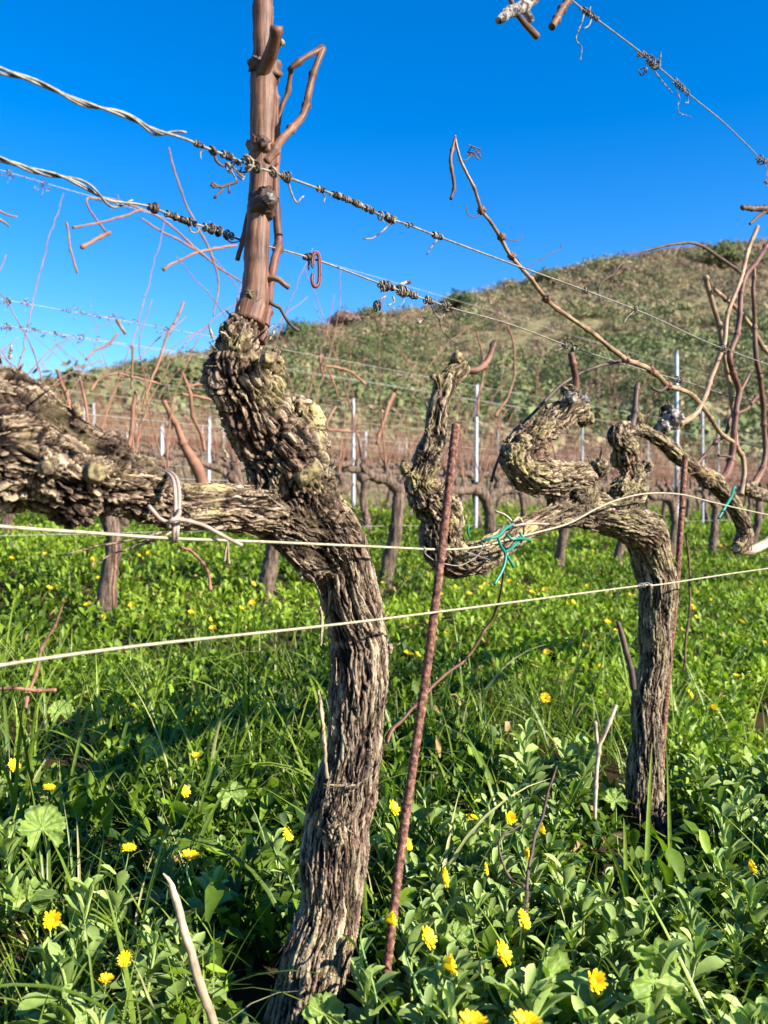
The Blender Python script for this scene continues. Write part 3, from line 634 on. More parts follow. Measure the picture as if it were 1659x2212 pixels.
for k, (a, b, r) in enumerate([((655,1028,-.05),(692,1002,-.065),19),((655,925,-.03),(676,912,-.04),17),((96,1012,-.105),(101,1010,-.12),15),((204,1022,-.095),(212,1018,-.11),22),((578,780,-.05),(585,772,-.06),14),((168,890,-.02),(160,872,-.02),11)]):
    pa, ta = R(*a); pb, tb = R(*b); ax = (pb-pa); P = [pa+ax*s for s in (-.4,0,.5,.95,1.0)]
    V, Fc = tube(P, [r*ta/F*f for f in (1.1,1.05,1.0,.95,.8)], 14); V = V+.0022*np.stack([vnoise(V*110+k, 5+q) for q in range(3)], 1)+.001*np.stack([vnoise(V*400+k, 5+q) for q in range(3)], 1)
    mk('pruning_stub', V, Fc, M['cut'], vine)
# ---- the second vine
F2p, _ = R(1397, 1800)
vine2 = thing('grapevine', 'contorted mossy vine behind the rusty stake, with three knobbly heads', 'grapevine', (F2p.x, F2p.y, 0.0))
v2t = [(1400,1840,56,0,.3),(1397,1790,50,0,.3),(1390,1740,46,0,.15),(1392,1660,42,0,.05),(1396,1560,37,0,.05),(1406,1470,38,0,.05),(1415,1380,40,0,.05),(1418,1300,44,0,.05),(1416,1235,47,0,.1),(1402,1175,50,0,.1),(1370,1135,50,0,.15),(1320,1115,44,0,.2),(1270,1100,42,0,.2),(1225,1085,38,0,.3)]
v2l = [(1270,1110,38,0,.2),(1215,1112,31,0,.2),(1165,1128,29,0,.2),(1120,1152,32,0,.2),(1070,1188,36,0,.2),(1010,1212,41,0,.3),(970,1205,46,0,.3),(952,1165,46,0,.4),(952,1110,50,0,.6),(930,1070,48,0,.7),(912,1035,42,0,.8),(925,990,31,0,1.),(938,950,30,0,1.),(940,905,28,0,1.),(950,860,25,0,1.),(966,822,23,0,1.),(985,798,23,0,1.),(990,780,16,0,1.)]
v2m = [(1235,1095,40,0,.4),(1258,1055,40,0,.3),(1248,1030,38,.0,.3),(1205,1033,39,0,.3),(1160,1032,43,0,.3),(1125,1010,41,0,.4),(1118,978,36,0,.7),(1146,950,33,0,1.),(1180,925,31,0,1.),(1213,897,31,0,1.),(1246,880,31,0,1.),(1250,862,22,0,1.)]
v2r = [(1330,1100,42,0,.5),(1352,1070,38,0,.7),(1374,1037,37,0,.9),(1366,1002,34,0,.9),(1346,970,33,0,.8),(1328,942,28,0,.5),(1338,928,21,0,.3),(1370,925,18,0,.2),(1405,938,18,0,.1),(1455,975,19,0,.1),(1505,1015,19,0,.15),(1550,1047,20,0,.2),(1580,1087,20,0,.15),(1606,1135,20,0,.15),(1606,1168,22,0,.3),(1590,1184,18,0,.4)]
lumps2 = [(1150,982,33,0),(1168,1000,28,0),(1295,1010,22,0),(1200,1075,26,0),(960,1080,30,-.01),(920,930,16,0),(1225,870,16,0),(1150,930,18,0),(1395,1010,18,0),(1340,1060,20,-.01),(1105,990,22,0),(960,840,12,-.01),(878,1020,16,0),(905,985,14,0),(968,1195,30,0),(1130,958,16,0),(1262,905,20,0),(1272,885,15,0),(1232,850,14,0),(1440,890,18,.02),(1368,905,16,0),(1526,1037,22,-.01),(1385,1060,22,0),(1000,800,16,0),(940,812,9,0),(1420,1760,26,.0)]
bark_body('trunk', [v2t, v2l, v2m, v2r], lumps2, M['bark2'], vine2, 23, .0019, 1100, 1.0, 1.0, 1.0)
cane('short_spur', [(1010,800,9),(1028,800,9),(1048,785,8.5),(1060,765,8),(1070,737,7.5)], M['cane_tan'], vine2, .0005, .05, 12)
cane('short_spur', [(1246,862,9),(1244,820,9),(1238,795,8.5),(1232,762,8)], M['cane_red'], vine2, .0005, .06, 12, seed=3)
cane('short_spur', [(1364,925,10,-.01),(1370,890,8.5,-.01),(1373,860,7,-.01),(1380,828,5.5,-.01)], M['cane_dark'], vine2, .0005, .05, 12, seed=4)
cane('short_spur', [(945,825,5),(938,818,5),(932,813,6)], M['cane_dark'], vine2, .0003, None, 8)
for (x, y, r) in [(1130,948,13),(1272,902,13),(875,1010,11),(988,772,13),(1378,905,12)]: knob(vine2, x, y, r, -.01, 'pruning_stub', M['cut'], int(x))
knob(vine2, 1453,905,20,0,'dead_knob',M['graywood'],7); knob(vine2, 1432,922,15,0,'dead_knob',M['graywood'],8); knob(vine2, 1234,860,13,-.02,'dead_knob',M['graywood'],9); knob(vine2,1262,862,11,-.02,'dead_knob',M['graywood'],12)
cane('bare_tip', [(1590,1184,9),(1612,1190,10),(1640,1182,10),(1670,1160,9),(1700,1130,8)], M['palewood'], vine2, .001, None, 12)
cA = cane('long_cane', [(1470,915,9),(1486,906,8),(1501,893,7),(1514,872,6.5),(1529,844,6.5),(1551,775,6),(1563,742,6),(1572,690,5.5),(1581,655,5.5),(1601,596,5.5),(1615,550,5.5),(1625,518,5.5),(1635,490,5)], M['cane_pale'], vine2, .0006, .11, 10, seed=1)
cB = cane('long_cane', [(1526,1037,10),(1556,1034,10),(1572,1020,10),(1582,995,9.5),(1585,960,9),(1585,926,8),(1588,884,7.5),(1597,846,8),(1587,808,7),(1577,776,7.5),(1581,750,7),(1588,730,7),(1597,684,7),(1604,630,6.5),(1611,596,7),(1631,568,6),(1659,530,6),(1700,470,5)], M['cane_red'], vine2, .0006, .12, 12, seed=2)
cane('drooping_cane', [(1611,596,4.5),(1598,588,4.5),(1576,572,4.5),(1553,554,4.5),(1525,537,4.2),(1491,524,4),(1447,529,3.2),(1401,540,2.8),(1372,550,2),(1345,563,2),(1327,590,1.6),(1300,612,1.4),(1293,640,1.2)], M['cane_dark'], vine2, .0005, .10, 8, seed=4)
cane('side_shoot', [(1597,846,4),(1605,836,3.5),(1614,818,3.5),(1622,800,4)], M['cane_tan'], vine2, .0003, None, 8)
cane('side_shoot', [(1584,990,3.5),(1567,985,3),(1552,984,3)], M['cane_dark'], vine2, .0003, None, 8)
cane('side_shoot', [(1500,1010,4,.03),(1520,985,4,.03),(1548,955,4,.03),(1565,940,4,.03),(1580,900,3.5,.03),(1610,885,3.5,.03),(1638,855,4,.03)], M['cane_tan'], vine2, .0005, .08, 8)
# ---- the third vine at the right edge
p3, _ = R(1900, 1700, .02)
vine3 = thing('grapevine', 'vine at the right edge sending pale canes up across the hill', 'grapevine', (p3.x, p3.y, 0))
bark_body('trunk', [[(1890,1560,42,.02,.1),(1880,1400,38,.02,.1),(1860,1240,40,.02,.2),(1810,1110,34,.02,.3),(1740,1080,24,.02,.2),(1680,1075,18,.01,.1),(1640,1068,16,0,.3),(1604,1056,13,0,.8)]], [(1622,1055,18,0)], M['bark2'], vine3, 41, .0035, 300, .7)
cane('long_cane', [(1598,1068,7),(1604,1042,6.5),(1608,1022,6.5),(1606,985,6.5),(1592,960,6),(1581,886,6,.02),(1579,862,6,.02),(1573,804,6,.02),(1565,770,6,.02),(1557,735,6.5,.02),(1551,705,6.5,.02),(1539,654,6.5,.02),(1531,620,7,.02),(1527,594,6.5,.02)], M['cane_pale'], vine3, .0006, .12, 10, seed=6)
cane('long_cane', [(1626,1052,9),(1634,1036,8.5),(1646,1010,8),(1654,970,7),(1651,897,7),(1647,862,7),(1637,804,6.5),(1632,764,6.5),(1633,704,6),(1629,664,5.5),(1625,624,5),(1627,576,4.5)], M['cane_tan'], vine3, .0006, .13, 10, seed=7)
cane('long_cane', [(1541,626,5,.01),(1573,648,5.5,.02),(1593,670,5.5,.03),(1610,692,5.5,.03),(1627,712,6,.02),(1647,744,6,.01),(1670,775,6,0),(1720,850,6.5,0),(1760,960,7,0),(1775,1080,8,0.01)], M['cane_pale'], vine3, .0006, .13, 10, seed=9)
cF = cane('long_cane', [(1592,962,5),(1579,951,5.5),(1550,928,5.5),(1516,878,6),(1495,853,6),(1470,842,6),(1443,834,6.5),(1425,812,6.5),(1405,798,6.5),(1380,788,6),(1353,777,6.5),(1318,748,6),(1270,714,6),(1240,692,5.5),(1180,645,5.5),(1140,597,5),(1105,553,5),(1083,512,5),(1062,480,4.5),(1040,455,4.5),(1024,415,4),(1008,378,4),(992,340,3.8),(985,292,3)], M['cane_pale'], vine3, .0008, .10, 10, seed=12)
cane('broken_tip', [(985,296,2.5),(977,318,3.5),(973,342,4),(977,370,3.5),(981,402,4),(978,415,3),(974,430,3.5)], M['cane_tan'], vine3, .0006, .03, 8)
for (x, y) in [(1405,798),(1443,834),(1353,777),(1180,645),(1105,553),(1083,512),(1040,455)]: knob(cF, x, y, 8.5, 0, 'node', M['cane_tan'], x)
cane('side_shoot', [(1440,836,4),(1425,845,3.5),(1408,838,3)], M['cane_dark'], vine3, .0003, None, 8)
cane('side_shoot', [(1353,777,4,.02),(1330,782,4,.02),(1290,792,3.5,.03),(1255,805,3.5,.05),(1215,830,3.5,.06),(1180,865,3.5,.06),(1150,895,3.5,.07),(1110,930,3.5,.08),(1090,960,3.2,.08),(1072,1010,3,.08),(1064,1040,3,.08)], M['cane_dark'], vine3, .0006, .12, 8, seed=3)
cane('side_shoot', [(1710,438,7),(1670,450,7),(1659,452,7),(1640,450,5.5),(1622,450,5),(1603,447,4.5)], M['cane_dark'], vine3, .0008, .03, 8)
cane('side_shoot', [(1662,452,5),(1640,466,4),(1620,484,3)], M['cane_dark'], vine3, .0005, None, 8)

# ------------------------------------------------------------------ trellis wires, tendrils, ties and stakes of the near row
def wire_path(pts, off): return [tuple(R(x, y, off)[0]) for x, y in pts]
def wire(label, pts, rpx_at, mat, off=-.0, r=None):
    P = wire_path(pts, off); S = spline(P, .01); c = P[len(P)//2]
    rr = r if r else .0018
    V, Fc = tube(S, rr, 8)
    o = mk('trellis_wire', V, Fc, mat, loc=Vector(P[0])); tag(o, label, 'wire', 'wires of the nearest trellis row'); return S
W1 = [(-260,38),(-120,95),(0,146),(90,185),(150,208),(200,226),(250,245),(300,265),(345,283),(400,300),(440,317),(500,340),(540,357),(590,372),(640,390),(700,412),(760,435),(830,468),(880,485),(950,512),(1100,568),(1250,622),(1400,680),(1530,740),(1659,788),(1900,880)]
W2 = [(-260,262),(-120,308),(0,348),(60,362),(120,375),(170,400),(230,430),(270,438),(320,445),(400,477),(460,495),(520,518),(610,540),(700,567),(820,612),(900,640),(985,668),(1100,700),(1250,755),(1400,802),(1480,824),(1560,850),(1659,875),(1900,960)]
W3 = [(1050,-170),(1235,0),(1290,42),(1380,110),(1440,160),(1490,205),(1560,262),(1620,320),(1645,345),(1700,380),(1900,560)]
W4 = [(-260,1110),(0,1137),(180,1150),(370,1163),(560,1170),(790,1180),(960,1187),(1040,1180),(1100,1165),(1160,1150),(1230,1130),(1290,1098),(1340,1078),(1400,1066),(1470,1068),(1540,1085),(1659,1112),(1900,1160)]
W5 = [(-260,1480),(0,1437),(300,1395),(700,1352),(1000,1315),(1385,1265),(1430,1262),(1659,1228),(1900,1200)]
S1 = wire('upper wire wrapped in dry tendrils, passing in front of the upright cane', W1, 0, M['wire'], -.036, .0015)
S2 = wire('second steel wire from the top, passing behind the upright cane and carrying the maroon clip', W2, 0, M['wire'], .034, .0014)
S3 = wire('topmost steel wire, sloping down steeply across the blue sky at upper right', W3, 0, M['wire'], 0, .0015)
S4 = wire('cream wire the thick vine arms are tied to, running across the front of the trunk', W4, 0, M['wire_cream'], -.068, .0016)
S5 = wire('lowest cream wire, crossing in front of the trunk at mid height above the grass', W5, 0, M['wire_cream'], -.085, .0016)
def strand(S, x0, x1, amp, pitch, r, phase=0, fray=0, free=None):
    """a second wire laid round the wire S between picture columns x0..x1"""
    P = np.array(S[:,:3]); u = (x0-829.5)/F, (x1-829.5)/F
    k = (P[:,0]/P[:,1] >= u[0]) & (P[:,0]/P[:,1] <= u[1]); P = P[k]
    P = spline(P.tolist(), .003); T, U, B = frames(P); s = np.concatenate([[0], np.cumsum(np.linalg.norm(np.diff(P, axis=0), axis=1))])
    a = s/pitch*6.283+phase; A = amp*(1+.6*np.sin(s*23+phase))
    Q = P+U*(np.cos(a)*A)[:,None]+B*(np.sin(a)*A)[:,None]
    return tube(Q, r, 8)
for S, x1, lab, x0, ph in ((S1, 412, 'twisted doubled strand wound along the upper wire left of the upright cane', -250, 1.), (S2, 318, 'twisted doubled strand wound along the second wire at the left edge', -250, 3.)):
    mb = MB(); V, Fc = strand(S, x0, x1, .0040, .078, .0014, ph); mb.add(V, Fc)
    V, Fc = strand(S, x0, x1-60, .0026, .095, .0013, ph+2.6); mb.add(V, Fc)
    o = mb.build('twisted_wire_end', M['wire'], loc=Vector(V[0])); tag(o, lab, 'wire', 'twisted wire ends at the left')
def at_x(S, x):
    u = (x-829.5)/F; k = int(np.argmin(np.abs(S[:,0]/S[:,1]-u))); return np.array(S[k,:3]), k
def coil(S, x0, x1, label, turns, r=.0011, amp=.0032, tails=(), name='dried_tendril', dark=False, loose=.35, seed=0, curls=()):
    r *= .82; amp *= .84
    P = np.array(S[:,:3]); uu = P[:,0]/P[:,1]; k = (uu >= (x0-829.5)/F) & (uu <= (x1-829.5)/F); P = P[k]
    if len(P) < 2: P = np.array([at_x(S, x0)[0], at_x(S, x1)[0]+1e-4])
    P = spline(P.tolist(), .0012); T, U, B = frames(P); t = np.linspace(0, 1, len(P)); seed = seed+int(x0) % 97; rg = np.random.default_rng(seed+int(x0))
    # resample finely by turns
    n = int(turns*12)+2; tt = np.linspace(0, 1, n); Pi = np.stack([np.interp(np.clip(tt+(1.1/turns)*vnoise(np.stack([tt*turns*.8, 0*tt+9, 0*tt], 1), seed+7), 0, 1), t, P[:,i]) for i in range(3)], 1)
    Ui = np.stack([np.interp(tt, t, U[:,i]) for i in range(3)], 1); Bi = np.stack([np.interp(tt, t, B[:,i]) for i in range(3)], 1)
    a = tt*turns*6.283+1.5*vnoise(np.stack([tt*turns*.3, 0*tt, 0*tt], 1), seed); A = amp*(1+1.5*loose*vnoise(np.stack([tt*turns*.7, 0*tt+3, 0*tt], 1), seed+1))
    Q = Pi+Ui*(np.cos(a)*A)[:,None]+Bi*(np.sin(a)*A)[:,None]
    mb = MB(); mb.tube(Q, r*(1+.25*vnoise(np.stack([tt*turns*.5, 0*tt, 0*tt+5], 1), seed+2)), 6)
    for tl in tails:
        pts = [tuple(R(x, y, o)[0]) for x, y, o in tl]; Sp = spline(pts, .003)
        mb.tube(Sp, np.linspace(r*1.05, r*.7, len(Sp)), 6)
    for (x, y, rad, off, tn) in curls:
        c, tc = R(x, y, off); rr = rad*tc/F; m = int(tn*14); q = np.linspace(0, 1, m); ang = q*tn*6.283
        ax = rg.normal(size=3); ax /= np.linalg.norm(ax); e1 = np.cross(ax, (.3,.9,.1)); e1 /= np.linalg.norm(e1); e2 = np.cross(ax, e1)
        C = np.array(c)+np.outer(np.cos(ang)*rr*(.55+.45*np.sin(q*7+seed)), e1)+np.outer(np.sin(ang)*rr, e2)+np.outer((q-.5)*rr*.8, ax)+.25*rr*np.stack([vnoise(np.stack([q*9, 0*q+kk, 0*q], 1), seed) for kk in range(3)], 1)
        mb.tube(C, r*.95, 6)
    o = mb.build(name, M['cane_dark'] if dark else M['tendril'], loc=Vector(Pi[0])); tag(o, label, 'tendril', 'dried tendrils wound round the wires'); return o
o1 = -.036; o2 = .034
coil(S1, 412, 455, 'tight pale tendril coil where the twisted strand ends on the upper wire', 9, tails=[[(440,322,o1),(433,330,o1),(434,345,o1)]])
coil(S1, 455, 470, 'thick dark tendril knot on the upper wire left of the upright cane', 3, .0022, .0045, tails=[[(462,322,o1),(466,345,o1),(480,358,o1),(492,352,o1)]], dark=True)
coil(S1, 472, 500, 'loose tendril curls hanging from the upper wire beside the dark tendril knot', 6, .0013, .0042, tails=[[(492,350,o1),(496,362,o1),(505,378,o1),(512,392,o1)],[(505,355,o1),(514,350,o1),(522,362,o1),(515,372,o1),(505,368,o1)]], curls=[(495,362,11,o1,2),(520,378,10,o1,2.2),(508,352,9,o1,1.5)])
coil(S1, 524, 548, 'broad tendril loop curling over the upper wire against the upright cane', 2, .0018, .006, tails=[[(532,334,o1),(545,345,o1-.01),(546,358,o1-.01),(535,370,o1-.01),(520,372,o1),(508,365,o1)]], curls=[(535,345,12,o1-.01,1.4)])
tag(cane('dead_tendril_cluster', [(512,392,2.6,o1),(500,396,2.6,o1),(488,400,2.5,o1),(476,404,2.5,o1),(458,396,3,o1)], M['cane_dark'], None, .0006, .012, 8), 'dark branching dead fruit stalk hanging below the upper wire left of the upright cane', 'dead stalk')
tk = [o for o in COL.objects if o.name.startswith('dead_tendril_cluster')][0]
for rows in ([(484,402,2.2,o1),(476,414,2,o1),(470,420,2,o1),(464,428,2.4,o1)],[(496,398,2,o1),(494,408,2,o1),(496,418,2.6,o1)],[(470,403,2,o1),(462,405,2,o1),(456,398,2.4,o1)]):
    c = cane('twiglet', rows, M['cane_dark'], None, .0004, .01, 7); Lw = c.location.copy(); c.parent = tk; c.location = Lw-tk.location
coil(S1, 584, 596, 'thick tendril ring on the upper wire just right of the upright cane', 2, .0019, .0045)
coil(S1, 600, 626, 'looped tendril right of the upright cane with a long hooked tail hanging down', 4, .0015, .005, tails=[[(622,392,o1),(628,412,o1),(634,428,o1),(642,438,o1),(650,428,o1),(656,424,o1)]], curls=[(618,382,10,o1,1.6)])
coil(S1, 680, 702, 'short tight tendril coil with a pale tail, first coil on the free upper wire', 5, .0012, .0036, tails=[[(698,418,o1),(702,425,o1),(699,438,o1)]])
coil(S1, 704, 815, 'long even run of tightly wound tendril on the upper wire', 24, .0012, .0036, loose=.2)
coil(S1, 818, 858, 'bushy tendril tangle on the upper wire with a thick broken stem below it', 7, .0014, .0055, tails=[[(848,478,o1),(838,488,o1),(825,500,o1),(805,514,o1),(786,516,o1)],[(835,465,o1),(825,472,o1),(830,482,o1)]], curls=[(838,468,10,o1,2.6),(850,476,9,o1,2)])
coil(S1, 880, 886, 'tiny tendril ring alone on the upper wire past the bushy tangle', 2, .0012, .0036)
coil(S1, 933, 962, 'compact tendril coil on the upper wire with a thin pale tail slanting left', 5, .0013, .004, tails=[[(944,518,o1),(936,528,o1),(922,550,o1)]])
coil(S1, 1261, 1268, 'small tendril ring on the upper wire in front of the hill, nearest the long cane', 2, .0014, .004)
coil(S1, 1366, 1378, 'small tendril ring with a downward spike on the upper wire in front of the hill', 3, .0015, .005, tails=[[(1368,674,o1),(1356,684,o1),(1348,698,o1)]])
coil(S1, 1555, 1582, 'knotted tendrils binding the upper wire to the crossing canes at the right', 6, .0016, .007, curls=[(1560,756,10,o1,2),(1572,748,9,o1,2)])
coil(S2, 322, 348, 'blackened tendril knot where the twisted strand ends on the second wire', 5, .0022, .0045, dark=True)
coil(S2, 349, 432, 'long ridged run of black and cream tendril on the second wire left of the cane', 19, .0014, .0038, tails=[[(408,485,o2),(412,500,o2),(425,503,o2),(430,495,o2)]], loose=.3)
coil(S2, 434, 520, 'frayed tendril wrapping on the second wire reaching the upright cane', 17, .0012, .0042, tails=[[(455,498,o2),(452,478,o2)],[(485,512,o2),(500,524,o2),(520,520,o2)]], loose=.5)
coil(S2, 816, 855, 'fat tendril knot on the second wire with a ball of coiled tendril below it', 8, .0018, .0062, tails=[[(833,640,o2),(818,650,o2),(808,668,o2)],[(848,640,o2),(852,652,o2),(838,660,o2)]], curls=[(815,662,11,o2,3.5),(826,622,10,o2,2)])
coil(S2, 856, 905, 'messy run of looped pale tendrils on the second wire above the hill', 11, .0014, .0065, tails=[[(868,622,o2),(870,640,o2),(872,652,o2),(862,662,o2)]], curls=[(880,632,9,o2,2),(892,636,8,o2,2)])
tag(cane('stem_scrap', [(858,620,4,o2),(872,612,4,o2),(886,609,4,o2)], M['graywood'], None, 0, None, 8), 'straight grey scrap of stem caught in the tendrils on the second wire', 'stem scrap')
coil(S2, 912, 938, 'tendril coils on the second wire with a long forked tail ending in a pale knob', 6, .0013, .005, tails=[[(925,652,o2),(912,672,o2),(908,684,o2)],[(930,655,o2),(938,675,o2),(948,688,o2),(955,710,o2),(968,728,o2),(985,741,o2),(991,742,o2)]], curls=[(906,694,7,o2,2),(917,690,5,o2,2)])
coil(S2, 952, 966, 'open tangle of hooped tendril dangling from the second wire in front of the ridge', 3, .0013, .006, tails=[[(960,680,o2),(952,688,o2),(950,702,o2)]], curls=[(966,668,13,o2,4)])
coil(S2, 1212, 1248, 'tendrils looped over the second wire at the top of the upright reddish spur', 5, .0015, .006, tails=[[(1215,752,o2),(1200,758,o2),(1196,752,o2)]], curls=[(1238,755,10,o2,2)])
coil(S2, 1460, 1474, 'small dark tendril knot on the second wire where the long cane crosses it', 4, .0017, .006, tails=[[(1468,820,o2),(1470,832,o2),(1464,840,o2)]])
coil(S2, 1520, 1575, 'rough tendril scraps along the second wire near the crossing canes', 7, .0013, .0045, loose=.6)
coil(S3, 1250, 1290, 'tendril coils near the top edge on the topmost wire with a long wavy tail', 9, .0016, .0045, tails=[[(1262,28,0),(1256,50,0),(1246,75,0),(1245,88,0),(1256,102,0),(1254,130,0)],[(1278,38,0),(1272,55,0),(1260,62,0)],[(1272,28,0),(1276,14,0)]])
coil(S3, 1380, 1422, 'largest tendril cluster on the topmost wire, with curled hooks beneath', 9, .0018, .0075, tails=[[(1425,140,0),(1428,112,0)],[(1415,155,0),(1430,175,0),(1452,200,0)]], curls=[(1390,152,10,0,1.2),(1412,140,10,0,2),(1382,120,7,0,1.5)])
coil(S3, 1455, 1488, 'lowest tendril cluster hanging on the steep topmost wire with a bent tail', 7, .0016, .0055, tails=[[(1462,196,0),(1468,215,0),(1464,228,0),(1468,244,0),(1492,252,0)],[(1484,205,0),(1486,222,0),(1478,220,0)]])
coil(S3, 1635, 1660, 'tendril bunch on the topmost wire at the right edge of the picture', 6, .0015, .007, curls=[(1645,350,9,0,2),(1655,395,7,0,2)], tails=[[(1650,350,0),(1656,370,0),(1655,395,0)]])
coil(S4, 915, 925, 'thin wire hook bent over the cream wire left of the rusty stake', 1.5, .0013, .004, tails=[[(919,1187,-.072),(918,1195,-.075),(925,1202,-.078),(936,1210,-.08)]], name='wire_hook')
coil(S4, 1040, 1052, 'thin wire loop holding the mossy arm to the cream wire beside the stake', 1.5, .0012, .006, tails=[[(955,1217,-.06),(990,1222,-.065),(1015,1212,-.07),(1035,1197,-.07),(1042,1180,-.07)],[(1000,1190,-.07),(1030,1200,-.07),(1060,1210,-.06)]], name='wire_loop')
# joint in the lowest wire
jn = coil(S5, 1372, 1402, 'wire splice wrapped on the lowest wire in front of the second trunk', 5, .0016, .0042, name='wire_splice')
for o in list(COL.objects):
    if o.name.split('.')[0] in ('wire_hook', 'wire_loop', 'wire_splice'): o['category'] = 'wire tie'; o['group'] = 'small wire ties on the cream wires'; o.data.materials[0] = M['wire']
# thin climbing tendrils on the long cane
for k, (pts, lab) in enumerate([([(1105,553),(1118,558),(1125,572),(1128,588)], 'fine curly tendril on the long pale cane just above the upper wire'), ([(1110,568),(1132,578),(1150,572),(1172,556),(1190,548),(1204,540),(1216,527)], 'long wavy tendril reaching right from the long cane towards the hill'),
    ([(1008,440),(1012,462),(1022,470),(1040,460)], 'fine curled tendril hanging left of the long cane against the sky'), ([(1083,512),(1098,520),(1120,518),(1128,508)], 'small hooked tendril right of the long cane above the ridge'), ([(990,345),(1005,345),(1015,338),(1022,330)], 'tendril with a dark curled knot near the top of the long cane'),
    ([(1292,640),(1299,660),(1300,690)], 'thin hanging tendril at the left end of the arching dark cane'), ([(1538,617),(1565,617),(1595,612)], 'straight dark tendril strung between the two crossing canes at the right')]):
    P = [tuple(R(x, y, 0)[0]) for x, y in pts]; S = spline(P, .004); S = S+.0022*np.stack([vnoise(S*55, k+q) for q in range(3)], 1)
    mb = MB(); mb.tube(S, .0008, 5)
    if 'knot' in lab:
        q = np.linspace(0, 1, 60); c = np.array(P[-1]); mb.tube(c+.011*np.stack([vnoise(np.stack([q*9, 0*q+kk*3, 0*q], 1), 8) for kk in range(3)], 1)*1.2, .0009, 5)
    o = mb.build('thin_tendril', M['cane_dark'], loc=Vector(P[0])); tag(o, lab, 'tendril')
# dead wood caught on the topmost wire
rt = thing('dead_vine_wood', 'broken dark chunk of dead vine wood with a torn cane, hanging at the top edge', 'dead wood', R(1130, 10)[0])
cane('wood', [(1075,42,8),(1092,30,12),(1115,20,13),(1140,8,14),(1165,-20,12),(1200,-60,10)], M['graywood'], rt, .003, None, 12, seed=5)
cane('wood', [(1128,10,9),(1138,28,8),(1148,45,7)], M['graywood'], rt, .002, None, 10, seed=7)
cane('torn_cane', [(1090,-30,5),(1104,0,5),(1118,28,6),(1138,55,7),(1160,78,8)], M['cane_tan'], rt, .0012, None, 8, seed=8)
tag(cane('cane_piece', [(1232,-20,7),(1222,8,7.5),(1208,30,7.5),(1192,58,7.5)], M['cane_tan'], None, .001, .03, 10), 'short straight cane stub poking down from the top edge beside the topmost wire', 'cane piece')
# maroon clip
def clip():
    root = thing('plastic_clip', 'small maroon plastic hook clip hanging on the second wire right of the cane', 'clip', R(681, 583, .03)[0])
    pts = [(676,592),(674,604),(677,616),(682,619),(688,614),(690,600),(690,575),(689,555),(684,546),(677,552),(675,563),(676,574)]
    for nm, mat, off, sc, w in (('rim', M['clip_rim'], .0305, 1.0, 4.4), ('hook', M['maroon'], .0288, 1.0, 3.6)):
        P = [tuple(R(x, y, off)[0]) for x, y in pts]; S = spline(P, .002); T = np.gradient(S, axis=0); T /= np.linalg.norm(T, axis=1)[:,None]
        nrm = np.array((NX, NY, 0)); Wv = np.cross(T, nrm); Wv /= np.linalg.norm(Wv, axis=1)[:,None]; h = w*1.13/F; th = .0009; n = len(S)
        V = np.concatenate([S+Wv*h-nrm*th, S+Wv*h+nrm*th, S-Wv*h+nrm*th, S-Wv*h-nrm*th], 0)
        Fc = [(i+a*n, i+1+a*n, i+1+b*n, i+b*n) for i in range(n-1) for a, b in ((0,1),(1,2),(2,3),(3,0))]+[(0,n,2*n,3*n),(n-1,4*n-1,3*n-1,2*n-1)]
        mk(nm, V, Fc, mat, root, False)
clip()
coil(S2, 664, 676, 'short dead tendril knotted through the maroon clip', 3, .0018, .0055, tails=[[(668,566,o2),(666,576,o2),(668,584,o2)],[(672,570,.02),(676,580,.02)]], dark=True)
# ties
def cord(name, label, mat, paths, r, cat='tie', wob=0):
    mb = MB()
    for pts in paths:
        S = spline([tuple(R(x, y, o)[0]) for x, y, o in pts], .003); mb.tube(S, r, 8)
    o = mb.build(name, mat, loc=Vector(R(paths[0][0][0], paths[0][0][1], paths[0][0][2])[0])); return tag(o, label, cat)
cord('cord_tie', 'brown rubbery cord looped round the thick left arm and knotted above the cream wire', M['tie'],
     [[(352,1020,-.005),(364,1024,-.03),(374,1038,-.052),(378,1062,-.066),(379,1090,-.071),(378,1120,-.073),(376,1150,-.075),(374,1168,-.068),(370,1172,-.04)],
      [(356,1018,-.0),(370,1022,-.03),(382,1036,-.052),(387,1062,-.066),(387,1090,-.071),(385,1120,-.073),(383,1150,-.077),(380,1170,-.07)],
      [(321,1093,-.070),(330,1103,-.075),(345,1120,-.078),(362,1128,-.082),(375,1124,-.088),(386,1112,-.086),(388,1102,-.08),(382,1106,-.078)],
      [(366,1140,-.08),(364,1130,-.084),(374,1122,-.09),(388,1122,-.086),(410,1126,-.08),(440,1135,-.076),(465,1148,-.076),(490,1162,-.08),(523,1178,-.086)]], .0021)
cord('cord_tie', 'brown cord knotted over the mossy arm above the green ties', M['tie'],
     [[(1070,1104,-.05),(1090,1112,-.06),(1102,1122,-.065),(1112,1138,-.065)],[(1108,1128,-.07),(1120,1118,-.07),(1128,1128,-.07),(1132,1145,-.06),(1128,1165,-.05)],[(1098,1130,-.065),(1110,1136,-.075),(1125,1133,-.078),(1150,1131,-.07),(1185,1132,-.066)]], .0018)
cord('green_tie', 'green plastic tube ties crossed around the mossy arm with ends hanging down', M['green'],
     [[(1108,1132,-.07),(1092,1142,-.076),(1076,1158,-.08),(1062,1162,-.08),(1042,1170,-.07)],[(1076,1162,-.08),(1082,1180,-.082),(1092,1198,-.082),(1088,1225,-.085),(1068,1263,-.085)],
      [(1128,1160,-.07),(1118,1172,-.076),(1104,1185,-.08),(1092,1192,-.082)],[(1092,1196,-.08),(1100,1208,-.082),(1110,1225,-.084)],[(1095,1155,-.074),(1106,1165,-.08),(1120,1163,-.082),(1146,1166,-.07)],[(1122,1150,-.07),(1128,1160,-.074),(1124,1172,-.07)]], .0022)
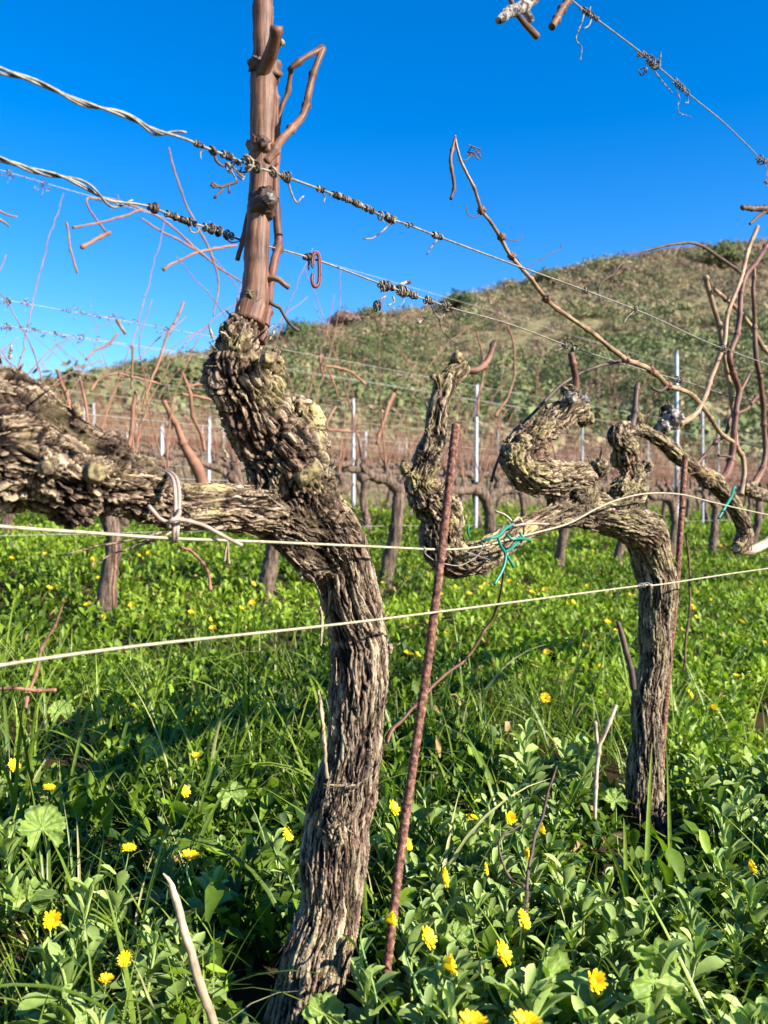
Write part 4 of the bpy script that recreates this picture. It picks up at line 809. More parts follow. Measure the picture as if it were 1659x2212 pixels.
cord('green_tie', 'green plastic tie standing up through the mossy arm near the stake', M['green'], [[(1014,1160,-.03),(1011,1150,-.035),(1012,1135,-.035)]], .0018)
cord('green_tie', 'single bright green tie crossing the lit arm at the right edge', M['green'], [[(1586,1052,-.045),(1580,1072,-.05),(1565,1098,-.05),(1552,1120,-.045)]], .0034)
# rusty reinforcing bars
def rebar(label, top, bot, off, r, seed):
    a = R(top[0], top[1], off)[0]; b = R(bot[0], bot[1], off)[0]; b = b+(b-a)*.1
    S = spline([tuple(a), tuple(a.lerp(b, .35)+Vector((.0025,0,0))), tuple(a.lerp(b, .7)-Vector((.002,0,0))), tuple(b)], .0016); T, U, B = frames(S); n = 16
    th = np.arange(n)*2*math.pi/n; s = np.arange(len(S))*.0016
    rr = r*(1+.22*np.clip(np.cos((s[:,None]/.0085+np.abs(np.sin(th))[None,:]*.9)*6.283)-.45, 0, 1)*1.6+.10*(np.abs(np.cos(th))[None,:] > .97))
    V = S[:,None,:]+rr[...,None]*(np.cos(th)[None,:,None]*U[:,None,:]+np.sin(th)[None,:,None]*B[:,None,:]); V = V.reshape(-1,3)
    V = V+.0005*np.stack([vnoise(V*260, seed+k) for k in range(3)], 1)
    m = len(S); i = np.arange(m-1)[:,None]*n; j = np.arange(n)[None,:]; j2 = (j+1) % n
    q = np.stack([i+j, i+j2, i+n+j2, i+n+j], -1).reshape(-1,4).tolist(); q.append(list(range(n-1,-1,-1))); q.append([(m-1)*n+k for k in range(n)])
    o = mk('rusty_stake', V, q, M['rust'], loc=b); tag(o, label, 'stake', 'rusty reinforcing bars used as vine stakes')
rebar('tall rusty ribbed iron bar leaning in front of the contorted vine, foot among yellow flowers', (985,917), (833,2130), -.075, .0052, 1)
rebar('thinner rusty bar standing tight against the right side of the second trunk', (1480,984), (1428,1680), -.03, .0056, 2)
# dry stalks and twigs standing in the grass
def stalk(name, label, rows, mat, node=.06, wob=.001, cat='twig', n=8):
    """rows: (x, y, r px, depth)"""
    P = []
    for x, y, r, Yd in rows: p = D(x, y, Yd); P.append((p.x, p.y, p.z, r*Yd/F))
    return tag(cane3(name, P, mat, None, wob, node, n, seed=len(rows)), label, cat)
stalk('dry_stalk', 'thick split straw coloured stalk leaning in the grass left of the big trunk', [(352,1888,2,1.0),(368,1905,5,1.0),(378,1935,8,.99),(392,1985,9,.98),(408,2040,9.5,.97),(424,2105,10,.96),(440,2150,10,.955),(462,2215,10,.95),(490,2300,10,.94)], M['straw'], None, .0015, 'stalk', 12)
stalk('dry_twig', 'pale forked dead twig standing left of the second trunk', [(1331,1524,4,1.62),(1318,1560,4.5,1.6),(1300,1598,4.5,1.6),(1292,1612,5,1.6),(1289,1650,4.5,1.6),(1288,1700,4.5,1.58),(1284,1770,4,1.56)], M['palewood'])
k_ = stalk('dry_twig', 'short pale twig arm touching the forked dead twig', [(1283,1558,4,1.6),(1287,1585,4,1.6),(1291,1610,4,1.6)], M['palewood'])
stalk('dry_twig', 'thin grey brown twig rising out of the flowers right of the rusty stake', [(1203,1655,2,1.35),(1188,1695,2.5,1.34),(1176,1745,3,1.33),(1160,1795,3.2,1.31),(1147,1850,3.5,1.28),(1139,1920,3.8,1.25),(1132,1990,4,1.2)], M['cane_dark'], .03)
stalk('dry_twig', 'fine branching twig among the calendulas left of the thin brown twig', [(1147,1755,1.6,1.32),(1122,1785,1.8,1.31),(1080,1810,2.2,1.29),(1082,1850,2.4,1.28),(1100,1895,2.6,1.27),(1133,1915,2.8,1.25)], M['cane_dark'], .03)
stalk('dead_shoot', 'curved blackish shoot leaning against the left side of the second trunk', [(1334,1342,4,1.78),(1345,1375,6,1.78),(1354,1410,6.5,1.78),(1364,1450,7,1.78),(1368,1490,7,1.78)], M['cane_dark'], None, .001, 'shoot')
stalk('dry_cane', 'long thin reddish cane slanting down from the mossy arm to the grass by the trunk', [(1090,1238,3,1.52),(1078,1290,3.2,1.56),(1064,1336,3.5,1.6),(1040,1375,4,1.6),(1010,1418,4,1.6),(960,1458,4,1.58),(925,1495,4,1.55),(890,1530,4,1.5),(865,1560,4.5,1.48),(848,1578,4.5,1.46),(836,1605,4,1.44)], M['cane_tan'], .07)
stalk('dry_cane', 'thin vertical cane behind the right hand rusty bar', [(1482,1150,2.5,2.4),(1488,1215,3,2.4),(1491,1260,3,2.4),(1488,1330,3,2.4),(1479,1415,3,2.4),(1476,1450,3,2.4)], M['cane_tan'], .07)
stalk('dry_twig', 'reddish twig standing in the grass at the left below the low wire', [(140,1300,2,2.0),(120,1345,3,2.0),(92,1400,3.5,2.0),(78,1450,4,2.0),(62,1500,4,1.98),(56,1530,4,1.95)], M['cane_far'], .06)
stalk('dry_twig', 'reddish twig lying level at the left edge across the standing twig', [(-20,1490,4,1.95),(30,1487,4,1.95),(80,1491,4,1.97),(122,1490,4,1.97)], M['cane_far'], .06)
stalk('dry_cane', 'curved reddish cane drooping under the thick left arm', [(388,1180,3,1.9),(415,1192,4,2.0),(438,1215,4,2.0),(451,1240,4,2.0),(454,1275,4,2.0)], M['cane_far'], .06)
stalk('dry_twig', 'thin dark twig standing beside the far trunk under the left arm', [(253,1150,2,2.6),(250,1200,3,2.6),(246,1250,3,2.6),(244,1310,3,2.6)], M['cane_far'], .06)

# ------------------------------------------------------------------ rows of vines beyond
DX, DY = 0.668, 0.744
def rowpt(k, s):
    c = C0+GAP*k; x = NX*c+DX*s; y = NY*c+DY*s; return x, y
def row_s(k, px):
    u = (px-829.5)/F; t = (C0+GAP*k)/(NY+NX*u); return (u*t*DX+t*DY)
def far_vine_parts(rg, detail):
    """local x runs along the row. returns trunk rows and cane rows"""
    h = .50+.08*rg.random(); ln = rg.uniform(-.06, .06); lean = rg.uniform(-.08, .08)
    side = rg.choice((-1, 1))
    T = [(0,0,-.08,.045),(lean*.3,ln*.3,.12,.036),(lean,ln,.3,.034),(lean+side*.03,ln,h-.08,.036),(lean+side*.10,ln,h,.038),(lean+side*.22,ln+rg.uniform(-.03,.03),h+.02,.030),(lean+side*.40,ln,h+.01,.028),(lean+side*.52,ln,h+.05,.02)]
    arm2 = [(lean+side*.04,ln,h-.06,.03),(lean-side*.08,ln,h+.01,.030),(lean-side*.20,ln,h+.03,.026),(lean-side*.27,ln,h+.08,.018)]
    heads = []; canes = []
    for q in range(5):
        bx = lean+side*(-.24+q*.17)+rg.uniform(-.03,.03); hh = rg.uniform(.05,.14)
        heads.append([(bx,ln,h,.026),(bx+rg.uniform(-.02,.02),ln+rg.uniform(-.02,.02),h+hh*.6,.022),(bx+rg.uniform(-.04,.04),ln,h+hh,.016)])
        for c in range(rg.choice((2,3,3,4)) if detail else 6):
            L = rg.choice((.16,.3,.5,.75,.9,1.05)); a = rg.uniform(-.45,.45); b = rg.uniform(-.25,.25); P = [(bx,ln,h+hh-.01,.0036)]; z = 0
            bend = rg.uniform(-.5,.5)
            for w in range(1,5):
                f = w/4; P.append((bx+L*f*(a+bend*f*f)+rg.uniform(-.012,.012), ln+L*f*b, h+hh+L*f*(1-.25*abs(bend)*f), .0034*(1-.5*f)))
            canes.append(P)
    return T, arm2, heads, canes
def rough_tube(mb, rows, n, step, seed, amp=.006):
    S = spline(rows, step); V, Fc = tube(S[:,:3], S[:,3], n)
    V = V+amp*np.stack([vnoise(V*np.array([28,28,12])+7*k, seed) for k in range(3)], 1)+amp*.5*np.stack([vnoise(V*70+5*k, seed) for k in range(3)], 1)
    if n > 7: V = V+.007*(1-2*np.abs(vnoise(V*np.array([95,95,16]), seed+5)))[:,None]*np.stack([vnoise(V*9+3*k, seed+6) for k in range(3)], 1)*1.5
    c = np.clip(.5+.6*vnoise(V*40, seed+3), 0, 1); mb.add(V, Fc, np.stack([c, 0*c, .5+0*c], 1))
PROTO = []; SIMPLE = []
def park(o): COL.objects.unlink(o)
for k in range(6):
    rg = random.Random(50+k); T, A2, H, C = far_vine_parts(rg, True)
    mb = MB(); rough_tube(mb, T, 12, .012, k); rough_tube(mb, A2, 10, .012, k+9)
    for h_ in H: rough_tube(mb, h_, 8, .012, k+20, .009)
    tr = mb.build('trunk', M['bark_far']); park(tr)
    cs = []
    for c in C:
        o = cane3('cane', c, M['cane_far'], None, .004, .10, 6, k, .02); me = o.data; off = o.location.copy(); park(o); cs.append(me)
    PROTO.append((tr.data, cs))
for k in range(8):
    rg = random.Random(150+k); T, A2, H, C = far_vine_parts(rg, False); mb = MB(); rough_tube(mb, T, 7, .05, k); rough_tube(mb, A2, 6, .05, k+9)
    for h_ in H: rough_tube(mb, h_, 5, .05, k+20, .01)
    mb2 = MB()
    for c in C:
        c = [(a, b, z, r*1.05) for a, b, z, r in c]; S = spline(c, .15); V, Fc = tube(S[:,:3], S[:,3], 4); mb2.add(V, Fc)
    nt_ = len(mb.F); 
    for V, A in zip(mb2.V, mb2.A): pass
    V = np.vstack(mb.V+mb2.V); n0 = mb.n; Fc = mb.F+[tuple(i+n0 for i in f) for f in mb2.F]
    o = mk('grapevine', V, Fc, M['bark_far'], attr=np.vstack(mb.A+mb2.A)); o.data.materials.append(M['cane_far'])
    mi = np.zeros(len(o.data.polygons), np.int32); mi[nt_:] = 1
    if len(mi) == len(Fc): o.data.polygons.foreach_set('material_index', mi)
    SIMPLE.append((o.data, V, Fc, nt_)); COL.objects.unlink(o)
rg = random.Random(77); ang = math.atan2(DY, DX)
row1_px = {225:'vine trunk in the next row straight below the gnarled left arm, thickest of that row', 575:'short vine trunk in the next row between the left arm and the big trunk', 830:'vine in the next row with its bent trunk just right of the big trunk',
           1045:'vine in the next row seen through the gap behind the rusty stake', 1205:'vine in the next row under the contorted mossy arm', 1330:'vine in the next row half hidden by the second trunk', 1447:'vine in the next row beside the tall steel post', 1539:'vine in the next row right of the second rusty bar', 1623:'vine in the next row at the right edge under the green tie', -60:'vine in the next row behind the head of the left arm'}
def place_vine(proto, x, y, rz, label, group, sc=1.0):
    z = float(ground(x, y))
    if proto is None: return
    me, cs = proto; t_ = thing('grapevine', label, 'grapevine', (x, y, z), group); t_.rotation_euler.z = rz; t_.scale = (sc,)*3
    o = bpy.data.objects.new('trunk', me); COL.objects.link(o); o.parent = t_
    for c in cs: q = bpy.data.objects.new('cane', c); COL.objects.link(q); q.parent = t_
    return t_
ROW1 = {}
for i, (px, lab) in enumerate(row1_px.items()):
    x, y = rowpt(1, row_s(1, px)); ROW1[px] = place_vine(PROTO[i % 6], x, y, ang+(math.pi if i % 2 else 0), lab, 'vines of the next row', 1.0)
def row_range(k, m=.52):
    c = C0+GAP*k; f = lambda u: (u*c/(NY+NX*u))*DX+(c/(NY+NX*u))*DY
    return f(-m), f(m)
ORD = 'first second third fourth fifth sixth seventh eighth ninth tenth eleventh twelfth thirteenth fourteenth fifteenth sixteenth seventeenth eighteenth nineteenth twentieth twenty-first twenty-second twenty-third twenty-fourth twenty-fifth twenty-sixth twenty-seventh twenty-eighth twenty-ninth thirtieth'.split()
for k in (2, 3):
    a, b = row_range(k, .435); s = a; cnt = 0
    while s < b:
        x, y = rowpt(k, s+rg.uniform(-.06,.06))
        place_vine(PROTO[rg.randrange(6)], x, y, ang+rg.choice((0, math.pi)), 'pruned vine in the %s row back, %s from the left' % ('third' if k == 2 else 'fourth', ORD[cnt]), 'vines of the %s row' % ('third' if k == 2 else 'fourth'), rg.uniform(.9,1.1))
        s += .88; cnt += 1
for k in range(4, 9):
    a, b = row_range(k, .48); s = a
    while s < b:
        x, y = rowpt(k, s+rg.uniform(-.08,.08)); me = SIMPLE[rg.randrange(8)][0]; o = bpy.data.objects.new('grapevine', me); COL.objects.link(o)
        o.location = (x, y, float(ground(x, y))); o.rotation_euler.z = ang+rg.choice((0, math.pi)); o.scale = (rg.uniform(.9,1.1),)*3
        tag(o, 'small pruned vine in the brown far rows at the foot of the hill', 'grapevine', 'vines of the far rows'); s += .95 if k < 7 else 1.1
Vs = []; Fs = []; mi = []; n0 = 0
for k in range(9, 16):
    a, b = row_range(k, .48); s = a
    while s < b:
        x, y = rowpt(k, s); me, V, Fc, nt_ = SIMPLE[rg.randrange(8)]; r = ang+rg.choice((0, math.pi)); c_, s_ = math.cos(r), math.sin(r)
        Q = np.stack([V[:,0]*c_-V[:,1]*s_+x, V[:,0]*s_+V[:,1]*c_+y, V[:,2]+float(ground(x, y))], 1); Vs.append(Q); Fs += [tuple(i+n0 for i in f) for f in Fc]; mi += [0]*nt_+[1]*(len(Fc)-nt_); n0 += len(V); s += 1.15
o = mk('distant_vineyard', np.vstack(Vs), Fs, M['bark_far'], attr=np.full((n0,3), .5)); o.data.materials.append(M['cane_far'])
if len(o.data.polygons) == len(mi): o.data.polygons.foreach_set('material_index', np.array(mi, np.int32))
tag(o, 'brown mass of pruned vines in the farthest rows below the hill', 'vineyard', kind='stuff')
# posts: folded steel channels
def post_mesh(h):
    prof = [(-.034,-.016),(-.034,.016),(-.026,.016),(-.026,-.006),(.026,-.006),(.026,.016),(.034,.016),(.034,-.016)]
    zs = np.arange(-.3, h, .08).tolist()+[h]; V = []; Fc = []; n = 8
    for i, z in enumerate(zs):
        for x, y in prof: V.append((x*(1+.06*(i % 2)), y, z))
    for i in range(len(zs)-1):
        for j in range(n): Fc.append((i*n+j, i*n+(j+1) % n, (i+1)*n+(j+1) % n, (i+1)*n+j))
    Fc.append((0,1,2,3)); Fc.append((0,3,4,7)); Fc.append((4,5,6,7)); b = (len(zs)-1)*n; Fc += [(b+3,b+2,b+1,b),(b+7,b+4,b+3,b),(b+7,b+6,b+5,b+4)]
    return V, Fc
def post(px, ytop, k, label, tilt=0.0, grp='steel trellis posts'):
    x, y = rowpt(k, row_s(k, px)); z = float(ground(x, y)); top = CAMZ+(1106-ytop)/F*y if ytop else z+1.5
    V, Fc = post_mesh(top-z); o = mk('trellis_post', V, Fc, M['post'], smooth=False); o.location = (x, y, z); o.rotation_euler = (0, tilt, ang+.5)
    tag(o, label, 'post', grp)
post(1463, 752, 1, 'tall grey steel post at right behind the long arm and crossing canes', .055)
post(1028, 828, 2, 'steel post seen between the two heads of the mossy vine, right of the stake', .045)
post(764, 860, 3, 'whitish steel post standing alone right of the big vine neck', -.01)
post(451, 898, 4, 'steel post left of the vine neck above the smooth left arm', .02)
post(350, 915, 4, 'short steel post in the far rows left of the neck, middle of three', 0)
post(275, 928, 5, 'smallest steel post in the far rows above the knotted left arm', 0)
post(1258, 905, 3, 'steel post below the middle head of the mossy vine, in the far rows', .01)
post(1518, 868, 2, 'steel post immediately right of the tallest post, behind the crossing canes', .02)
post(1552, 905, 3, 'narrow steel post second to the right of the tallest post', .0)
post(1076, 925, 4, 'steel post just right of the post between the two heads', .0)
post(692, 935, 4, 'steel post close to the right side of the big vine neck', .0)
post(790, 930, 5, 'little steel post next to the whitish post, farther back', .0)
post(878, 945, 7, 'tiny steel post left of the contorted vine head in the farthest rows', .0)
post(1400, 930, 4, 'steel post behind the third knobbly head of the mossy vine', .0)
for k in range(6, 13):
    a, b = row_range(k, .44); s = a+rg.uniform(0, 4)
    while s < b:
        x, y = rowpt(k, s); V, Fc = post_mesh(1.35) if k == 6 and 'PM' not in globals() else (None, None)
        if V is not None: PM = mk('trellis_post', V, Fc, M['post'], smooth=False); o = PM
        else: o = PM.copy(); COL.objects.link(o)
        o.location = (x, y, float(ground(x, y))); o.rotation_euler = (0, rg.uniform(-.03,.03), ang+.5); tag(o, 'small pale steel post in the brown far rows below the hill', 'post', 'far steel trellis posts'); s += 5.2
# wires of the rows beyond
hts = {1: [(.35,'low wire of the next row just above its weeds'),(.57,'wire along the arms of the vines in the next row'),(.82,'wire of the next row crossing behind the vine neck at its middle'),(1.12,'lower of the two tendril hung wires against the sky at left'),(1.21,'upper of the two tendril hung wires against the sky at left'),(1.69,'topmost wire of the next row holding dead canes in the sky')]}
for k in range(1, 9):
    a, b = row_range(k, .5); a -= .5; b += 1
    for h, lab in hts.get(k, [(q_, '%s wire of the %s row back, behind the near rows' % (w_, ['third','fourth','fifth','sixth','seventh','eighth','ninth'][k-2])) for q_, w_ in ((.55,'lowest'),(.82,'second lowest'),(1.15,'second highest'),(1.4,'topmost'))] if k > 1 else 0):
        P = []
        for s in np.linspace(a, b, 14):
            x, y = rowpt(k, s); c = C0+GAP*k; P.append((x, y, .095*(GAP*k)+h+.006*math.sin(s*1.3+h*9)))
        V, Fc = tube(P, .0011+.0002*k, 5); o = mk('trellis_wire', V, Fc, M['wire_far'], loc=Vector(P[0]))
        tag(o, lab or 'thin wire running along row %s of the vines behind, counted from the camera' % ['three','four','five','six','seven','eight','nine'][k-2], 'wire', 'trellis wires of the rows behind')
# tendril tangles and dead canes hanging in the next row
def row1S(h):
    a, b = row_range(1, .5); return np.array([(*rowpt(1, s), .228+h+.006*math.sin(s*1.3+h*9)) for s in np.linspace(a-.5, b, 60)])
S6, S7, S8 = row1S(1.21), row1S(1.12), row1S(1.69)
g1 = 2.4
for S, x0, x1, lab, tn in ((S6,0,25,'blurry dark tendril knot at the left edge on the upper background wire',6),(S6,48,64,'blurry tendril knot with a drooping tail near the left edge on the upper background wire',4),(S6,138,185,'pair of blurry tendril coils mid way along the upper background wire',10),(S6,232,262,'blurry tendril clump above the short pale scrap on the upper background wire',6),(S6,335,375,'blurry bushy tendril clump on the upper background wire next to the slanting pink cane',7),
                          (S7,2,20,'blurry knot at the left end of the lower background wire',5),(S7,40,80,'blurry beads of tendril on the lower background wire near the left edge',8),(S7,82,150,'blurry tendrils hung along the lower background wire left of centre',11),(S7,152,250,'longest blurry run of tendril on the lower background wire',16),(S7,380,430,'blurry tendrils at the right end of the lower background wire',6),
                          (S8,0,35,'grey tendril tangle at the left edge on the topmost background wire',9),(S8,68,110,'grey tendril tangle with a hanging lump on the topmost background wire',9),(S8,195,290,'shaggy grey tendril mass under the twisted second wire',16)):
    cx = (x0+x1)/2; u = (cx-829.5)/F; kk = int(np.argmin(np.abs(S[:,0]/S[:,1]-u))); yy = 1106-(S[kk,2]-CAMZ)/S[kk,1]*F
    coil(S, x0, x1, lab, max(2, tn*.45), .0014, .008, loose=.8, name='blurry_tendril', curls=[(x0+(x1-x0)*f, yy+dy, 6, g1, 1.6) for f, dy in ((.2,4),(.6,-3),(.85,7))], tails=[[(cx,yy,g1),(cx+4,yy+12,g1),(cx-3,yy+24,g1)]])
def hang(lab, rows, mat=None, name='dead_cane', node=.10):
    P = []
    for x, y, r in rows: p, t_ = R(x, y, g1); P.append((p.x, p.y, p.z, r*t_/F))
    tag(cane3(name, P, mat or M['cane_far'], None, .002, node, 7, len(rows), .01), lab, 'dead cane', 'dead canes caught in the next row')
hang('long thin dead cane curving down the sky left of the upright cane', [(363,319,2),(382,385,2.6),(397,430,2.6),(416,468,2.6),(432,503,2.6),(454,542,3),(466,580,2.6),(471,628,2.2),(460,683,1.8)])
hang('short straight pale stick hanging alone in the sky at left', [(142,480,2.6),(152,530,2.6),(166,590,3)])
hang('thin dead cane lying almost level under the twisted second wire', [(158,492,4),(180,488,2.6),(214,481,2.6),(266,467,3),(307,452,3)])
hang('thick orange cut cane piece tilted in the sky at left', [(174,535,5),(205,518,5),(238,502,5.5)])
hang('short bent cane joining the level dead cane and the orange piece', [(192,428,2.4),(186,436,2.4),(205,471,2.6),(229,500,3)])
hang('long dead cane sloping down to the vine neck', [(192,428,2.2),(240,430,2.4),(307,452,2.6),(346,470,2.6),(394,510,2.8),(432,545,3),(480,583,2.4),(523,611,2.2),(560,640,2)])
hang('dead cane sloping just beneath the long one to their crossing', [(304,471,2.2),(355,503,2.6),(416,535,2.8),(440,552,3)])
hang('orange forked cane end pointing left beside the vine neck', [(354,582,4),(368,572,3.5),(400,557,3),(426,545,3.5),(483,534,3.5),(512,529,2.5)])
hang('pinkish cane slanting up across the background wires at left', [(397,652,3),(378,695,3.2),(355,740,3.4),(340,790,4),(322,835,3.4),(312,862,3),(308,888,2.6)])
hang('pale scrap of cane on the upper background wire', [(250,690,4),(258,703,4),(272,722,4)], M['cane_pale'])
hang('reddish broken cane hanging between the two background wires', [(185,778,3),(205,758,3),(232,745,3),(255,722,3)])
hang('fine cane tip with small fork at the left edge of the sky', [(-10,452,2.5),(15,464,2.5),(38,468,2)])
hang('second fork of dead cane at the left edge of the sky', [(-10,470,3),(10,482,3),(20,490,2)])
hang('dead cane bundle hanging in front of the hill right of the neck', [(690,770,3.5),(692,790,3.5),(700,815,3)])
hang('pale dead cane drooping beside the hanging bundle right of the neck', [(695,785,2.5),(712,805,2.5),(722,830,2.5),(730,860,2)])
def std(px, rows, mat=None):
    P = []
    for x, y, r in rows: p, t_ = R(x, y, g1); P.append((p.x, p.y, p.z, r*t_/F))
    o = cane3('cane', P, mat or M['cane_far'], None, .002, .1, 7, len(rows), .01); q = ROW1[px]; bpy.context.view_layer.update()
    mw = q.matrix_world.inverted(); Lw = Matrix.Translation(o.location); o.parent = q; o.matrix_parent_inverse = mw
for px, rows in [(-60,[(125,798,4),(132,828,4.5),(142,850,4.5),(150,882,5),(152,930,5),(160,1000,6)]),(225,[(170,812,3),(176,830,3),(183,860,3),(190,920,3)]),(225,[(294,845,4),(289,880,4.5),(285,920,5),(270,1000,5)]),(225,[(393,803,3.5),(404,830,4),(412,862,4.5),(418,900,4.5),(434,940,4),(442,975,4)]),
                 (225,[(355,865,5),(368,895,6),(388,935,7),(402,970,10),(425,1010,13),(440,1050,14)]),(225,[(285,745,2.4),(286,790,2.6),(284,840,2.6)]),(225,[(345,830,2.6),(280,812,2.6),(245,808,2.6),(215,818,2.8),(196,845,2.8)]),(575,[(700,790,3),(750,800,3),(790,830,3)]),
                 (575,[(400,835,2.8),(440,830,3),(490,845,3),(540,860,3)]),(575,[(392,850,2.5),(450,862,3),(495,885,3.2),(520,905,3)]),(830,[(850,850,5),(838,880,5),(825,920,4),(815,960,4)]),(830,[(725,878,3),(712,900,3),(706,925,3),(735,930,3),(775,932,3)]),(1045,[(1030,715,2),(1040,760,2.4),(1045,800,2.6),(1035,850,2.8),(1030,900,2.8)]),
                 (1045,[(1095,700,2),(1108,740,2.4),(1112,800,2.4),(1100,850,2.6),(1070,900,3)])]: std(px, rows)

# ------------------------------------------------------------------ marigolds and broad leaves in front
def plant_mesh(seed, h, nl, lean):
    rg_ = np.random.default_rng(seed); f = np.sort(rg_.random(nl))**.8
    st = spline([(0,0,0),(lean*.25,0.0,h*.4),(lean*.6,0.005,h*.75),(lean,0,h)], .006)
    ii = (f*(len(st)-1)*.97).astype(int); b = st[ii]; yaw = np.arange(nl)*2.4+rg_.normal(0,.3,nl)
    L = (.070-.040*f)*(.75+.5*rg_.random(nl)); el_ = np.radians(25+45*f+rg_.normal(0,12,nl)); cu = np.radians(rg_.uniform(-15,60,nl))
    V, q, A = leaves(b, yaw, el_, rg_.normal(0,.35,nl), L, L*(.30+.12*rg_.random(nl)), cu, np.clip(.5+.2*rg_.normal(size=nl), 0, .9), 6, .28, 'spat', .035)
    return st, V, q, A
def flower_meshes(seed, openness):
    rg_ = np.random.default_rng(seed); V0 = []; Q0 = []; A0 = []; n0 = 0
    for layer, (np_, Lp) in enumerate(((15,.0165),(13,.0135))):
        yaw = np.arange(np_)*6.283/np_+layer*.2+rg_.normal(0,.06,np_); b = np.stack([np.cos(yaw)*.004, np.sin(yaw)*.004, np.full(np_, .001+layer*.001)], 1)
        w = np.full(np_, .0052); V, q, A = leaves(b, yaw, np.full(np_, math.radians(openness+layer*9))+rg_.normal(0,.08,np_), rg_.normal(0,.15,np_), Lp*(.9+.2*rg_.random(np_)), w, np.full(np_, math.radians(12)), np.clip(.5+.3*rg_.normal(size=np_),0,1), 4, .12, 'petal')
        # blunt petal tips
        V0.append(V); Q0.append(q+n0); A0.append(A); n0 += len(V)
    P = np.vstack(V0), np.vstack(Q0), np.vstack(A0)
    n = 14; Vd = [(0,0,.0048)]; Fd = []
    for ri, (r, z) in enumerate(((.0022,.0045),(.0042,.003),(.0052,.0008))):
        for k in range(n): a = k*6.283/n+ri*.2; rr = r*(1+.12*(k % 2)); Vd.append((rr*math.cos(a), rr*math.sin(a), z+.0006*((k+ri) % 2)))
    for k in range(n): Fd.append((0, 1+k, 1+(k+1) % n))
    for ri in range(2):
        for k in range(n): Fd.append((1+ri*n+k, 1+(ri+1)*n+k, 1+(ri+1)*n+(k+1) % n, 1+ri*n+(k+1) % n))
    Vc, Fc = tube([(0,0,-.008),(0,0,-.0055),(0,0,-.002),(0,0,.002)], [.0018,.0048,.0062,.0058], 12)
    return P, (Vd, Fd), (Vc, Fc)
SH = [plant_mesh(200+k, .15, 26, .02) for k in range(5)]
PLM = []
for k, (st, V, q, A) in enumerate(SH):
    o = mk('foliage', V, q, M['calend'], attr=A); COL.objects.unlink(o); PLM.append(o.data)
FLM = []
for k, op in enumerate((12, 30, 48, 64)):
    (V, q, A), (Vd, Fd), (Vc, Fc) = flower_meshes(300+k, op)
    a = mk('petals', V, q, M['petal'], attr=A); b = mk('centre', Vd, Fd, M['disc']); c = mk('calyx', Vc, Fc, M['stem'])
    for o in (a, b, c): COL.objects.unlink(o)
    FLM.append((a.data, b.data, c.data))
def flower_dir(kind):
    # 0 sideways to the right, 1 tipped right and up, 2 towards us and up, 3 upright
    return {0: Vector((1,-.25,.25)), 1: Vector((.8,-.45,.6)), 2: Vector((.35,-.75,.5)), 3: Vector((.15,-.15,1)), 4: Vector((-.3,-.5,.7))}[kind]
def marigold(x, y, h, kind, fm, label, sc=1.0, leafy=True, grp='yellow flowers in front'):
    sc *= .66
    v = (1106-y)/F; u = (x-829.5)/F; Y = .7
    for Y in np.arange(.6, 9, .004):
        if CAMZ+v*Y <= float(ground(u*Y, Y))+h: break
    p = Vector((u*Y, Y, CAMZ+v*Y)); rg_ = random.Random(int(x*7+y)); bx, by = p.x-rg_.uniform(-.02,.03), p.y+rg_.uniform(-.015,.02); bz = float(ground(bx, by))
    root = thing('marigold', label, 'flower', (bx, by, bz), grp)
    d = flower_dir(kind).normalized(); c = p-d*.008*sc
    S = spline([(bx,by,bz-.01,.0022),(bx+(c.x-bx)*.3,by,bz+h*.45,.0020),(c.x-d.x*.03,c.y-d.y*.03,c.z-.022,.0016),(c.x-d.x*.004,c.y-d.y*.004,c.z-d.z*.004,.0015)], .006)
    V, Fc = tube(S[:,:3], S[:,3]*sc, 7); mk('stem', V, Fc, M['stem'], root)
    if leafy:
        o = bpy.data.objects.new('foliage', PLM[rg_.randrange(5)]); COL.objects.link(o); o.parent = root; o.scale = (1.05, 1.05, max(.5, (h-.035)/.15)); o.rotation_euler.z = rg_.uniform(0, 6.28)
    pe, ce, ca = FLM[fm]; o = bpy.data.objects.new('flower_head', pe); COL.objects.link(o); o.parent = root; o.location = c-Vector((bx,by,bz)); o.rotation_euler = d.to_track_quat('Z', 'Y').to_euler(); o.scale = (sc,)*3
    for nm, me in (('centre', ce), ('calyx', ca)): q = bpy.data.objects.new(nm, me); COL.objects.link(q); q.parent = o
